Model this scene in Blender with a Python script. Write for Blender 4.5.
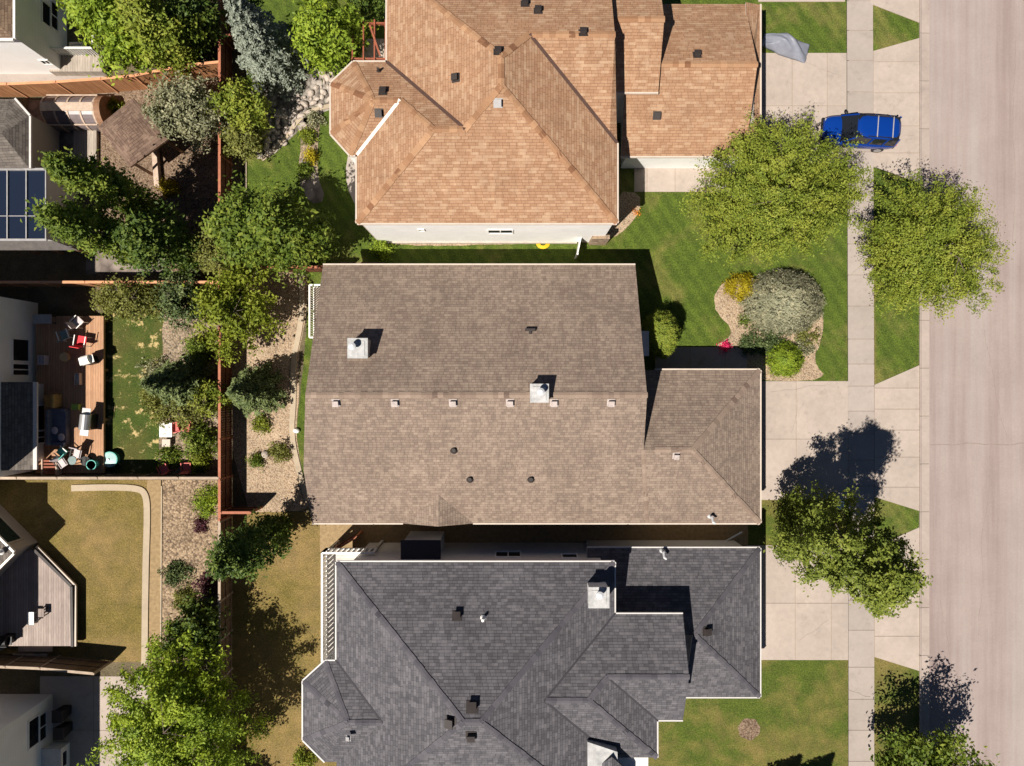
import bpy, bmesh, math, random
import numpy as np
from mathutils import Vector, Matrix

# ------------------------------------------------------------------ camera, sky, sun, exposure
for o in list(bpy.data.objects): bpy.data.objects.remove(o)
scn = bpy.context.scene
C = scn.collection
S = 16.5                      # pixels per metre on the ground
H = 683.0 / S                 # flying height of the camera, 41.4 m
cam = bpy.data.objects.new('camera', bpy.data.cameras.new('camera'))
C.objects.link(cam)
cam.location = (0, 0, H)
cam.rotation_euler = (0, 0, 0)
cam.data.sensor_width = 36
cam.data.lens = 36 * 683.0 / 1024.0
cam.data.clip_end = 2000
scn.camera = cam
scn.render.resolution_x, scn.render.resolution_y = 1024, 766

ELEV = math.atan2(683.0, 305.0 * math.sqrt(2))
wd = bpy.data.worlds.new('World'); scn.world = wd; wd.use_nodes = True
nt = wd.node_tree
sky = nt.nodes.new('ShaderNodeTexSky'); sky.sky_type = 'NISHITA'; sky.sun_disc = False
sky.air_density = .42; sky.dust_density = 0.0; sky.altitude = 800; sky.sun_elevation = ELEV; sky.sun_rotation = math.radians(225)
nt.links.new(sky.outputs[0], nt.nodes['Background'].inputs[0])
nt.nodes['Background'].inputs[1].default_value = 0.05
sl = bpy.data.lights.new('sun', 'SUN'); sl.energy = 5.0; sl.angle = math.radians(0.5); sl.color = (1.0, 0.93, 0.84)
so = bpy.data.objects.new('sun', sl); C.objects.link(so)
so.rotation_euler = Vector((math.cos(ELEV) * .7071, math.cos(ELEV) * .7071, -math.sin(ELEV))).to_track_quat('-Z', 'Y').to_euler()
so.location = (-20, -20, 60)
vs = scn.view_settings
vs.view_transform = 'Standard'; vs.look = 'None'; vs.gamma = 1; vs.use_curve_mapping = False
vs.exposure = 0.6

# ------------------------------------------------------------------ helpers
def at(px, py, h=0.0):
    """the point of height h that stands at this place of the survey picture"""
    k = (H - h) / H / S
    return Vector(((px - 512) * k, (383 - py) * k, h))
def G(px, py): 
    v = at(px, py); return (v.x, v.y)
def srgb(r, g, b):
    f = lambda c: (c / 255 / 12.92) if c / 255 < .04045 else ((c / 255 + .055) / 1.055) ** 2.4
    return (f(r), f(g), f(b), 1)
def dim(c, k): return (c[0] * k, c[1] * k, c[2] * k, 1)
def alb(r, g, b, k=0.50):
    c = srgb(r, g, b); return (c[0] * k, c[1] * k, c[2] * k, 1)

def tag(o, label, cat, group=None):
    o['label'] = label; o['category'] = cat
    if group: o['group'] = group
    return o
def thing(name, label, cat, loc, group=None, rz=0):
    o = bpy.data.objects.new(name, None); C.objects.link(o)
    o.empty_display_size = .3
    o.location = loc; o.rotation_euler = (0, 0, rz)
    return tag(o, label, cat, group)
def wloc(p):
    v = Vector((0, 0, 0))
    while p is not None:
        v += p.location; p = p.parent
    return v

class MB:
    def __init__(s): s.v = []; s.f = []; s.m = []; s.uv = None
    def add(s, vs, fs, m=0):
        b = len(s.v); s.v += [tuple(x) for x in vs]
        for f in fs: s.f.append(tuple(b + i for i in f)); s.m.append(m)
        return s
    def box(s, c, size, rz=0, m=0, rot=None):
        hx, hy, hz = size[0] / 2, size[1] / 2, size[2] / 2
        R = rot if rot is not None else Matrix.Rotation(rz, 3, 'Z')
        vs = [Vector(c) + R @ Vector((x * hx, y * hy, z * hz)) for z in (-1, 1) for y in (-1, 1) for x in (-1, 1)]
        return s.add(vs, [(0, 2, 3, 1), (4, 5, 7, 6), (0, 1, 5, 4), (1, 3, 7, 5), (3, 2, 6, 7), (2, 0, 4, 6)], m)
    def bar(s, a, b, w, h, m=0):
        a, b = Vector(a), Vector(b); d = b - a; L = d.length
        q = d.to_track_quat('X', 'Z').to_matrix()
        return s.box((a + b) / 2, (L, w, h), rot=q, m=m)
    def tube(s, pts, rad, n=8, m=0, cap=True):
        pts = [Vector(p) for p in pts]; rs = rad if isinstance(rad, (list, tuple)) else [rad] * len(pts)
        rings = []
        for i, p in enumerate(pts):
            d = (pts[min(i + 1, len(pts) - 1)] - pts[max(i - 1, 0)]).normalized()
            q = d.to_track_quat('Z', 'Y').to_matrix()
            rings.append([p + q @ Vector((math.cos(2 * math.pi * k / n) * rs[i], math.sin(2 * math.pi * k / n) * rs[i], 0)) for k in range(n)])
        vs = [x for r in rings for x in r]; fs = []
        for i in range(len(pts) - 1):
            for k in range(n):
                fs.append((i * n + k, i * n + (k + 1) % n, (i + 1) * n + (k + 1) % n, (i + 1) * n + k))
        if cap: fs.append(tuple(range(n))[::-1]); fs.append(tuple((len(pts) - 1) * n + k for k in range(n)))
        return s.add(vs, fs, m)
    def prism(s, poly, z0, z1, m=0, top=None):
        n = len(poly)
        vs = [(p[0], p[1], z0) for p in poly] + [(p[0], p[1], z1) for p in poly]
        a = sum(poly[i][0] * poly[(i + 1) % n][1] - poly[(i + 1) % n][0] * poly[i][1] for i in range(n))
        if a < 0:
            vs = [(p[0], p[1], z0) for p in poly[::-1]] + [(p[0], p[1], z1) for p in poly[::-1]]
        s.add(vs, [tuple(range(n))[::-1]] + [(i, (i + 1) % n, n + (i + 1) % n, n + i) for i in range(n)], m)
        b = len(s.v) - n; s.f.append(tuple(b + i for i in range(n))); s.m.append(m if top is None else top)
        return s
    def sheet(s, poly, z, m=0):
        n = len(poly)
        a = sum(poly[i][0] * poly[(i + 1) % n][1] - poly[(i + 1) % n][0] * poly[i][1] for i in range(n))
        if a < 0: poly = poly[::-1]
        return s.add([(p[0], p[1], z) for p in poly], [tuple(range(n))], m)
    def blob(s, c, r, sub=2, seed=0, rough=.15, m=0):
        bm = bmesh.new(); bmesh.ops.create_icosphere(bm, subdivisions=sub, radius=1)
        rr = random.Random(seed)
        ks = [(Vector((rr.gauss(0, 1), rr.gauss(0, 1), rr.gauss(0, 1))).normalized(), rr.uniform(1.5, 3.5), rr.uniform(0, 6)) for _ in range(6)]
        vs = []
        for v in bm.verts:
            q = 1 + rough * sum(math.sin(k[0].dot(v.co) * k[1] + k[2]) for k in ks) / 2
            vs.append((c[0] + v.co.x * r[0] * q, c[1] + v.co.y * r[1] * q, c[2] + v.co.z * r[2] * q))
        fs = [tuple(v.index for v in f.verts) for f in bm.faces]; bm.free()
        return s.add(vs, fs, m)
    def build(s, name, mats, parent=None, local=False, smooth=False, uvs=None, bevel=0):
        me = bpy.data.meshes.new(name)
        off = Vector((0, 0, 0)) if (parent is None or local) else wloc(parent)
        me.from_pydata([(x[0] - off.x, x[1] - off.y, x[2] - off.z) for x in s.v], [], s.f)
        if not isinstance(mats, (list, tuple)): mats = [mats]
        for m_ in mats: me.materials.append(m_)
        me.polygons.foreach_set('material_index', s.m)
        if smooth: me.polygons.foreach_set('use_smooth', [True] * len(me.polygons))
        me.update()
        o = bpy.data.objects.new(name, me); C.objects.link(o)
        if parent is not None: o.parent = parent
        if bevel:
            b = o.modifiers.new('bevel', 'BEVEL'); b.width = bevel; b.segments = 2; b.limit_method = 'ANGLE'
        return o
def struct(o, kind='structure'):
    o['kind'] = kind; return o

# ------------------------------------------------------------------ materials
class NT:
    def __init__(s, name, rough=.8):
        s.mat = bpy.data.materials.new(name); s.mat.use_nodes = True
        s.t = s.mat.node_tree; s.bsdf = s.t.nodes['Principled BSDF']
        s.bsdf.inputs['Roughness'].default_value = rough
        if 'Specular IOR Level' in s.bsdf.inputs: s.bsdf.inputs['Specular IOR Level'].default_value = .3
    def n(s, typ, **kw):
        x = s.t.nodes.new(typ)
        for k, v in kw.items(): setattr(x, k, v)
        return x
    def l(s, a, b): s.t.links.new(a, b)
    def pos(s): return s.n('ShaderNodeNewGeometry').outputs['Position']
    def noise(s, vec, scale, detail=4, rough=.6, dist=0):
        x = s.n('ShaderNodeTexNoise'); x.inputs['Scale'].default_value = scale; x.inputs['Detail'].default_value = detail
        x.inputs['Roughness'].default_value = rough; x.inputs['Distortion'].default_value = dist
        if vec is not None: s.l(vec, x.inputs['Vector'])
        return x.outputs['Fac']
    def ramp(s, fac, stops):
        x = s.n('ShaderNodeValToRGB'); e = x.color_ramp.elements
        while len(e) < len(stops): e.new(.5)
        for i, (p, c) in enumerate(stops): e[i].position = p; e[i].color = c
        s.l(fac, x.inputs['Fac']); return x.outputs['Color']
    def mix(s, a, b, fac, mode='MIX'):
        x = s.n('ShaderNodeMix'); x.data_type = 'RGBA'; x.blend_type = mode
        for sock, val in ((x.inputs[0], fac), (x.inputs[6], a), (x.inputs[7], b)):
            if hasattr(val, 'is_linked') or hasattr(val, 'links'): s.l(val, sock)
            else: sock.default_value = val
        return x.outputs[2]
    def math(s, op, a, b=0.0):
        x = s.n('ShaderNodeMath'); x.operation = op
        for sock, val in ((x.inputs[0], a), (x.inputs[1], b)):
            if hasattr(val, 'links'): s.l(val, sock)
            else: sock.default_value = val
        return x.outputs[0]
    def mapping(s, vec, scale=(1, 1, 1), rot=(0, 0, 0), loc=(0, 0, 0)):
        x = s.n('ShaderNodeMapping'); s.l(vec, x.inputs['Vector'])
        x.inputs['Scale'].default_value = scale; x.inputs['Rotation'].default_value = rot; x.inputs['Location'].default_value = loc
        return x.outputs[0]
    def bump(s, h, strength=.5, dist=.02):
        x = s.n('ShaderNodeBump'); x.inputs['Strength'].default_value = strength; x.inputs['Distance'].default_value = dist
        s.l(h, x.inputs['Height']); s.l(x.outputs[0], s.bsdf.inputs['Normal'])
    def col(s, c):
        if hasattr(c, 'links'): s.l(c, s.bsdf.inputs['Base Color'])
        else: s.bsdf.inputs['Base Color'].default_value = c

def plain(name, c, rough=.7, var=.18, scale=3.0, metal=0.0, bump=0):
    k = NT(name, rough)
    p = k.pos()
    f = k.noise(p, scale, 5, .65)
    lo = tuple(x * (1 - var) for x in c[:3]) + (1,); hi = tuple(min(1, x * (1 + var)) for x in c[:3]) + (1,)
    k.col(k.ramp(f, [(.3, lo), (.7, hi)]))
    k.bsdf.inputs['Metallic'].default_value = metal
    if bump: k.bump(k.noise(p, scale * 12, 3), bump, .01)
    return k.mat

def shingle(name, c1, c2, dark, fleck=None, fleck_amt=.25, row=.15, width=.34, streak=.12, contrast=.55, patch=None):
    k = NT(name, .92)
    uv = k.n('ShaderNodeUVMap').outputs[0]
    sep = k.n('ShaderNodeSeparateXYZ'); k.l(uv, sep.inputs[0])
    r = k.math('FLOOR', k.math('DIVIDE', sep.outputs[1], row))
    wn = k.n('ShaderNodeTexWhiteNoise'); wn.noise_dimensions = '1D'; k.l(r, wn.inputs['W'])
    u2 = k.math('ADD', sep.outputs[0], k.math('MULTIPLY', wn.outputs[0], 3.0))
    cmb = k.n('ShaderNodeCombineXYZ'); k.l(u2, cmb.inputs[0]); k.l(sep.outputs[1], cmb.inputs[1])
    def brick(w, a, b, mortar, msize):
        x = k.n('ShaderNodeTexBrick'); k.l(cmb.outputs[0], x.inputs['Vector'])
        x.offset = 0; x.inputs['Scale'].default_value = 1; x.inputs['Brick Width'].default_value = w
        x.inputs['Row Height'].default_value = row; x.inputs['Mortar Size'].default_value = msize
        x.inputs['Mortar Smooth'].default_value = .3
        x.inputs['Color1'].default_value = a; x.inputs['Color2'].default_value = b; x.inputs['Mortar'].default_value = mortar
        return x
    b1 = brick(width, c1, c2, dark, .012)
    col = b1.outputs['Color']
    # second, wider random layer for odd light or dark tabs
    b2 = brick(width * 1.17, (0, 0, 0, 1), (1, 1, 1, 1), (.5, .5, .5, 1), .0)
    if fleck:
        f = k.ramp(b2.outputs['Color'], [(1 - fleck_amt - .12, (0, 0, 0, 1)), (1 - fleck_amt + .12, (1, 1, 1, 1))])
        x = k.n('ShaderNodeMath'); x.operation = 'MULTIPLY'; k.l(f, x.inputs[0]); x.inputs[1].default_value = contrast
        col = k.mix(col, fleck, x.outputs[0])
    pos = k.pos()
    big = k.ramp(k.noise(pos, .35, 4, .6), [(.3, (1 - streak,) * 3 + (1,)), (.7, (1 + streak,) * 3 + (1,))])
    col = k.mix(col, big, 1.0, 'MULTIPLY')
    st = k.ramp(k.noise(k.mapping(uv, (2.2, .25, 1)), 1.6, 3, .6), [(.3, (1 - streak,) * 3 + (1,)), (.7, (1 + streak,) * 3 + (1,))])
    col = k.mix(col, st, 1.0, 'MULTIPLY')
    gr = k.ramp(k.noise(pos, 22, 2, .7), [(.3, (.86,) * 3 + (1,)), (.7, (1.12,) * 3 + (1,))])
    col = k.mix(col, gr, 1.0, 'MULTIPLY')
    k.col(col)
    saw = k.math('SUBTRACT', 1.0, k.math('FRACT', k.math('DIVIDE', sep.outputs[1], row)))
    tab = k.n('ShaderNodeSeparateColor'); k.l(b2.outputs['Color'], tab.inputs[0])
    k.bump(k.math('ADD', saw, k.math('MULTIPLY', tab.outputs[0], .5)), .6, .014)
    return k.mat

def grass(name, g1, g2, dry, dry_amt=.3, spots=None, dscale=.25, mow=False):
    k = NT(name, .95)
    g1, g2, dry = dim(g1, .85), dim(g2, .85), dim(dry, .85)
    p = k.pos()
    f1 = k.noise(p, 6.5, 6, .8)
    c = k.ramp(f1, [(.3, g1), (.7, g2)])
    f2 = k.noise(p, dscale, 6, .68, .3)
    t = k.ramp(f2, [(max(0, .62 - dry_amt * .55), (0, 0, 0, 1)), (min(1, .80 - dry_amt * .45), (1, 1, 1, 1))])
    c = k.mix(c, dry, t)
    f3 = k.ramp(k.noise(p, 13, 3, .8), [(.3, (.5, .52, .5, 1)), (.7, (1.5, 1.46, 1.4, 1))])
    c = k.mix(c, f3, 1.0, 'MULTIPLY')
    f4 = k.ramp(k.noise(p, 1.3, 3, .6), [(.3, (.8, .82, .8, 1)), (.7, (1.2, 1.16, 1.15, 1))])
    c = k.mix(c, f4, 1.0, 'MULTIPLY')
    if mow:
        w = k.n('ShaderNodeTexWave'); w.inputs['Scale'].default_value = .45; w.inputs['Distortion'].default_value = 1.5
        k.l(k.mapping(p, rot=(0, 0, math.radians(-35))), w.inputs['Vector'])
        f5 = k.ramp(w.outputs['Fac'], [(.2, (.89, .90, .88, 1)), (.8, (1.1, 1.09, 1.08, 1))])
        c = k.mix(c, f5, 1.0, 'MULTIPLY')
    if spots:
        f6 = k.ramp(k.noise(p, 1.5, 4, .72), [(.56, (0, 0, 0, 1)), (.65, (1, 1, 1, 1))])
        c = k.mix(c, spots, f6)
    k.col(c)
    k.bump(k.noise(p, 24, 3, .8), .9, .05)
    return k.mat

def gravel(name, c1, c2, dark, scale=9.0, bump=.8):
    k = NT(name, .95)
    p = k.pos()
    c1, c2, dark = dim(c1, .75), dim(c2, .75), dim(dark, .75)
    v = k.n('ShaderNodeTexVoronoi'); v.inputs['Scale'].default_value = scale; k.l(p, v.inputs['Vector'])
    sep = k.n('ShaderNodeSeparateColor'); k.l(v.outputs['Color'], sep.inputs[0])
    c = k.ramp(sep.outputs[0], [(0, c1), (1, c2)])
    e = k.ramp(v.outputs['Distance'], [(.45, (1, 1, 1, 1)), (.85, tuple(d / max(c1[i], 1e-3) for i, d in enumerate(dark[:3])) + (1,))])
    c = k.mix(c, e, 1.0, 'MULTIPLY')
    b = k.ramp(k.noise(p, .8, 5, .65), [(.3, (.78,) * 3 + (1,)), (.7, (1.18,) * 3 + (1,))])
    c = k.mix(c, b, 1.0, 'MULTIPLY')
    k.col(c)
    inv = k.math('SUBTRACT', 1.0, v.outputs['Distance'])
    k.bump(inv, bump, .04)
    return k.mat

def concrete(name, c, island=.1, stain=.12, fine=.06):
    c = dim(c, .57)
    k = NT(name, .9)
    p = k.pos(); g = k.n('ShaderNodeNewGeometry')
    a = k.ramp(g.outputs['Random Per Island'], [(0, tuple(x * (1 - island) for x in c[:3]) + (1,)), (1, tuple(min(1, x * (1 + island * .6)) for x in c[:3]) + (1,))])
    for sc, am, d in ((.5, stain, 6), (3.5, stain * .6, 5), (40, fine, 2)):
        f = k.ramp(k.noise(p, sc, d, .65), [(.3, (1 - am,) * 3 + (1,)), (.7, (1 + am,) * 3 + (1,))])
        a = k.mix(a, f, 1.0, 'MULTIPLY')
    a = k.mix(a, k.ramp(k.noise(p, 1.1, 6, .75, .4), [(.56, (1, 1, 1, 1)), (.72, (.80, .79, .78, 1))]), 1.0, 'MULTIPLY')
    k.col(a); k.bump(k.noise(p, 45, 3), .15, .005)
    return k.mat

def planks(name, c1, c2, gap, width=.14, axis=0, rough=.8, length=2.4):
    """boards running across the given axis (0: seams step along x, 1: along y, 2 = vertical fence boards)"""
    k = NT(name, rough); c1, c2, gap = dim(c1, .78), dim(c2, .78), dim(gap, .6)
    p = k.pos(); sep = k.n('ShaderNodeSeparateXYZ'); k.l(p, sep.inputs[0])
    if axis == 2: t = k.math('ADD', sep.outputs[0], sep.outputs[1])
    else: t = sep.outputs[axis]
    q = k.math('DIVIDE', t, width)
    fl = k.math('FLOOR', q); fr = k.math('FRACT', q)
    wn = k.n('ShaderNodeTexWhiteNoise'); wn.noise_dimensions = '1D'; k.l(fl, wn.inputs['W'])
    c = k.ramp(wn.outputs[0], [(0, c1), (1, c2)])
    sc = (30, 2, 2) if axis == 0 else ((2, 30, 2) if axis == 1 else (14, 14, 1.2))
    g = k.ramp(k.noise(k.mapping(p, sc), 1.0, 4, .6), [(.3, (.8,) * 3 + (1,)), (.7, (1.18,) * 3 + (1,))])
    c = k.mix(c, g, 1.0, 'MULTIPLY')
    w = k.ramp(k.noise(p, .9, 4, .6), [(.3, (.85,) * 3 + (1,)), (.7, (1.12,) * 3 + (1,))])
    c = k.mix(c, w, 1.0, 'MULTIPLY')
    e = k.ramp(fr, [(.0, (1, 1, 1, 1)), (.07, (0, 0, 0, 1)), (.93, (0, 0, 0, 1)), (1.0, (1, 1, 1, 1))])
    c = k.mix(c, gap, e)
    k.col(c)
    return k.mat

def leafmat(name, dark, mid, light, trans=.3):
    k = NT(name, .6)
    k.bsdf.inputs['Specular IOR Level'].default_value = .25
    a = k.n('ShaderNodeAttribute'); a.attribute_name = 'tint'
    c = k.ramp(a.outputs['Fac'], [(0, dark), (.5, mid), (1, light)])
    k.col(c)
    tr = k.n('ShaderNodeBsdfTranslucent')
    cb = k.mix(c, (1.25, 1.2, .5, 1), 1.0, 'MULTIPLY'); k.l(cb, tr.inputs['Color'])
    mx = k.n('ShaderNodeMixShader'); mx.inputs[0].default_value = trans
    k.l(k.bsdf.outputs[0], mx.inputs[1]); k.l(tr.outputs[0], mx.inputs[2])
    k.l(mx.outputs[0], k.t.nodes['Material Output'].inputs['Surface'])
    return k.mat

M = {}
M['earth'] = grass('backyard earth', (.09, .075, .045, 1), (.15, .125, .075, 1), (.2, .16, .1, 1), .3)
M['lawn'] = grass('green lawn', (.044, .080, .008, 1), (.112, .160, .020, 1), (.20, .180, .055, 1), .20, mow=True)
M['lawn_mixed'] = grass('half dry lawn', (.048, .080, .009, 1), (.112, .148, .020, 1), (.21, .17, .055, 1), .34)
M['lawn_dry'] = grass('dry lawn', (.120, .100, .022, 1), (.235, .180, .055, 1), (.26, .185, .075, 1), .4)
M['lawn_spotty'] = grass('lawn with leaf litter', (.035, .065, .010, 1), (.075, .11, .016, 1), (.10, .10, .025, 1), .35, spots=(.50, .38, .17, 1))
M['gravel_tan'] = gravel('tan gravel', (.44, .31, .20, 1), (.58, .45, .31, 1), (.22, .15, .10, 1), 13)
M['gravel_brown'] = gravel('brown wood chips', (.24, .165, .10, 1), (.50, .37, .24, 1), (.09, .06, .04, 1), 9)
M['gravel_bed'] = gravel('garden gravel', (.27, .195, .125, 1), (.48, .375, .26, 1), (.09, .07, .05, 1), 10)
M['river_rock'] = gravel('river rock', (.18, .15, .13, 1), (.52, .46, .40, 1), (.07, .06, .05, 1), 3.6, 1.2)
M['mulch'] = gravel('bark mulch', (.20, .13, .085, 1), (.36, .26, .18, 1), (.08, .05, .03, 1), 13)
M['dirt'] = plain('dirt strip', (.27, .19, .10, 1), .95, .25, 5, bump=.4)
CON = (.60, .50, .415, 1)
M['concrete'] = concrete('driveway concrete', (.635, .535, .46, 1), .08, .11)
M['walk'] = concrete('sidewalk concrete', (.57, .49, .435, 1), .09, .08)
M['joint'] = plain('joint filler', (.26, .20, .15, 1), .95)
M['curb'] = concrete('kerb concrete', (.585, .485, .425, 1), .06, .1)
M['edging'] = concrete('edging concrete', (.66, .54, .39, 1), .06, .1)
M['paver'] = gravel('paving slabs', (.2, .165, .14, 1), (.34, .28, .24, 1), (.1, .08, .07, 1), 1.8, .3)
# street surface: long wheel-track streaks and fine aggregate
k = NT('street surface', .92); p = k.pos()
c = k.ramp(k.noise(k.mapping(p, (.55, .02, 1)), 1.2, 5, .7), [(.35, (.240, .187, .172, 1)), (.5, (.283, .229, .212, 1)), (.65, (.305, .262, .242, 1))])
for sc, am, d in ((.35, .08, 6), (7, .05, 5), (48, .10, 2)):
    c = k.mix(c, k.ramp(k.noise(p, sc, d, .7), [(.3, (1 - am,) * 3 + (1,)), (.7, (1 + am,) * 3 + (1,))]), 1.0, 'MULTIPLY')
k.col(c); k.bump(k.noise(p, 60, 3), .3, .006); M['road'] = k.mat
M['crack'] = plain('road crack', (.22, .17, .15, 1), .95)

M['sh_orange'] = shingle('orange shingles', alb(214, 171, 136), alb(194, 149, 115), alb(162, 118, 90), alb(234, 199, 164), .20, contrast=.5, streak=.08, width=.34)
M['sh_orange_cap'] = shingle('orange cap shingles', alb(182, 134, 99), alb(216, 170, 131), alb(160, 113, 82), None, row=.3, width=.3)
M['sh_brown'] = shingle('brown shingles', alb(182, 161, 144), alb(158, 138, 124), alb(136, 117, 105), alb(203, 182, 162), .25, contrast=.4, streak=.11, width=.22)
M['sh_brown_cap'] = shingle('brown cap shingles', alb(162, 140, 124), alb(188, 165, 147), alb(140, 119, 106), None, row=.3, width=.3)
M['sh_gray'] = shingle('charcoal shingles', alb(129, 126, 131), alb(101, 99, 104), alb(82, 80, 84), alb(154, 149, 153), .22, contrast=.4, streak=.12, width=.26)
M['sh_gray_cap'] = shingle('charcoal cap shingles', alb(98, 96, 103), alb(122, 118, 125), alb(84, 82, 88), None, row=.3, width=.3)
M['sh_west'] = shingle('weathered grey shingles', alb(150, 140, 130), alb(126, 117, 110), alb(90, 84, 80), alb(170, 160, 150), .2)
M['sh_tan'] = shingle('tan brown shingles', alb(160, 134, 110), alb(134, 110, 90), alb(95, 78, 64), alb(175, 150, 124), .2)
M['sh_gazebo'] = shingle('brown gazebo shingles', alb(158, 130, 112), alb(132, 106, 92), alb(95, 76, 64), alb(176, 148, 128), .2)
def siding(name, c, step=.13):
    k = NT(name, .7); p = k.pos(); sep = k.n('ShaderNodeSeparateXYZ'); k.l(p, sep.inputs[0])
    fr = k.math('FRACT', k.math('DIVIDE', sep.outputs[2], step))
    f = k.ramp(fr, [(0, (.72,) * 3 + (1,)), (.14, (1,) * 3 + (1,)), (1, (.96,) * 3 + (1,))])
    d = k.ramp(k.noise(p, .9, 4, .6), [(.3, (.93,) * 3 + (1,)), (.7, (1.03,) * 3 + (1,))])
    k.col(k.mix(k.mix(c, f, 1.0, 'MULTIPLY'), d, 1.0, 'MULTIPLY')); return k.mat
M['siding_white'] = siding('white siding', (.88, .87, .84, 1))
M['siding_grey'] = siding('pale grey siding', (.62, .60, .58, 1))
M['siding_tan'] = siding('taupe siding', (.46, .40, .34, 1))
M['white'] = plain('white painted metal', (.80, .78, .74, 1), .5, .06)
M['cream'] = plain('cream trim', (.50, .43, .36, 1), .6, .08)
M['gutter_white'] = plain('white gutter', (.52, .50, .48, 1), .5, .06)
M['fascia'] = plain('brown fascia', (.22, .16, .12, 1), .7, .1)
M['fascia_grey'] = plain('grey fascia', (.55, .52, .49, 1), .6, .1)
M['stone'] = gravel('stone veneer', (.42, .29, .18, 1), (.55, .42, .30, 1), (.2, .14, .1, 1), 4, .5)
M['foundation'] = plain('foundation concrete', (.40, .35, .30, 1), .9, .15)
M['valley'] = plain('valley metal', (.075, .042, .032, 1), .6, .15)
M['valley_light'] = plain('bare valley metal', (.72, .64, .56, 1), .5, .12)
M['vent_dark'] = plain('dark vent plastic', (.035, .028, .026, 1), .6, .2)
M['dark_roof'] = plain('dark rolled roofing', (.10, .09, .085, 1), .9, .25)
M['vent_grey'] = plain('grey vent metal', (.30, .29, .29, 1), .5, .15)
M['vent_pink'] = plain('pale vent metal', (.38, .325, .30, 1), .5, .2)
M['galv'] = plain('galvanised metal', (.66, .67, .68, 1), .4, .1, metal=.3)
M['fence'] = planks('cedar fence boards', (.43, .195, .085, 1), (.54, .265, .125, 1), (.2, .09, .04, 1), .14, 2)
M['fence_cap'] = plain('cedar fence cap', (.56, .27, .14, 1), .75, .15)
M['fence_red'] = planks('red stained fence boards', (.16, .055, .03, 1), (.22, .08, .042, 1), (.06, .02, .01, 1), .14, 2)
M['fence_red_cap'] = plain('red stained fence cap', (.34, .125, .07, 1), .75, .2)
M['fence_brown'] = planks('weathered fence boards', (.20, .13, .075, 1), (.27, .18, .11, 1), (.07, .05, .03, 1), .14, 2)
M['fence_brown_cap'] = plain('weathered fence cap', (.36, .28, .21, 1), .8, .2)
M['deck_orange'] = planks('cedar deck boards', (.46, .25, .14, 1), (.58, .34, .20, 1), (.13, .06, .03, 1), .15, 0)
M['deck_grey'] = planks('weathered grey deck boards', (.34, .27, .24, 1), (.46, .38, .335, 1), (.1, .08, .07, 1), .15, 0)
M['deck_tan'] = planks('tan deck boards', (.40, .34, .28, 1), (.50, .43, .36, 1), (.2, .16, .13, 1), .15, 0)
M['deck_white'] = planks('pale deck boards', (.62, .58, .53, 1), (.70, .66, .61, 1), (.4, .37, .34, 1), .15, 1)
M['wood'] = plain('brown timber', (.24, .13, .075, 1), .7, .25, 4)
M['wood_red'] = plain('red brown timber', (.25, .075, .04, 1), .7, .25, 4)
M['wood_pale'] = plain('pale timber', (.46, .35, .27, 1), .8, .2, 4)
M['bark'] = plain('bark', (.13, .10, .08, 1), .95, .35, 8, bump=.5)
M['boulder'] = plain('pale boulder', (.40, .34, .29, 1), .9, .3, 2.5, bump=.5)
def glass(name, c, rough=.08):
    k = NT(name, rough); k.col(c); k.bsdf.inputs['Specular IOR Level'].default_value = .5; return k.mat
M['pane'] = glass('window glass', (.012, .014, .018, 1))
M['sunglass'] = glass('sunroom glass', (.012, .018, .035, 1), .12)
M['sunglass'].node_tree.nodes['Principled BSDF'].inputs['Specular IOR Level'].default_value = .28
M['skyglass'] = glass('greenish glass', (.02, .035, .03, 1), .1)
M['polycarb'] = plain('greenhouse panes', (.16, .13, .13, 1), .3, .2)
M['red'] = plain('red fabric', (.62, .03, .04, 1), .6, .15)
M['pinkred'] = plain('faded red plastic', (.58, .13, .12, 1), .6, .15)
M['teal'] = plain('teal plastic', (.10, .42, .36, 1), .5, .15)
M['teal_pale'] = plain('pale teal plastic', (.34, .50, .49, 1), .45, .12)
M['greygreen'] = plain('grey green fabric', (.20, .26, .25, 1), .8, .15)
M['navy'] = plain('slate cushion fabric', (.12, .13, .17, 1), .85, .2)
M['cushion'] = plain('pale cushion fabric', (.52, .45, .45, 1), .85, .1)
M['ochre'] = plain('ochre fabric', (.44, .27, .09, 1), .85, .2)
M['black'] = plain('black metal', (.015, .015, .016, 1), .5, .2)
M['steel'] = plain('stainless steel', (.55, .55, .55, 1), .3, .1, metal=.7)
M['wicker'] = plain('tan wicker', (.50, .36, .18, 1), .85, .25, 20)
M['lime'] = plain('lime plastic', (.36, .50, .10, 1), .6, .15)
M['yellow'] = plain('yellow hose', (.65, .43, .02, 1), .5, .1)
M['cap'] = plain('stained white cap metal', (.37, .37, .365, 1), .5, .3, 2.6)
M['tarp'] = plain('grey tarpaulin', (.20, .21, .25, 1), .45, .18, 2.0)
M['flower_red'] = plain('red petals', (.65, .03, .12, 1), .6, .25, 9)
M['flower_orange'] = plain('orange petals', (.75, .26, .03, 1), .6, .25, 9)
L = {}
L['lime'] = leafmat('spring green leaves', (0.087, 0.133, 0.019, 1), (0.199, 0.249, 0.029, 1), (0.346, 0.357, 0.056, 1), .27)
L['mid'] = leafmat('sunny mid green leaves', (0.068, 0.097, 0.014, 1), (0.155, 0.196, 0.028, 1), (0.284, 0.317, 0.055, 1), .25)
L['bright'] = leafmat('bright green leaves', (0.099, 0.165, 0.018, 1), (0.221, 0.310, 0.029, 1), (0.394, 0.465, 0.045, 1), .27)
L['green'] = leafmat('mid green leaves', (0.053, 0.090, 0.013, 1), (0.120, 0.176, 0.022, 1), (0.264, 0.300, 0.042, 1), .28)
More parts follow.
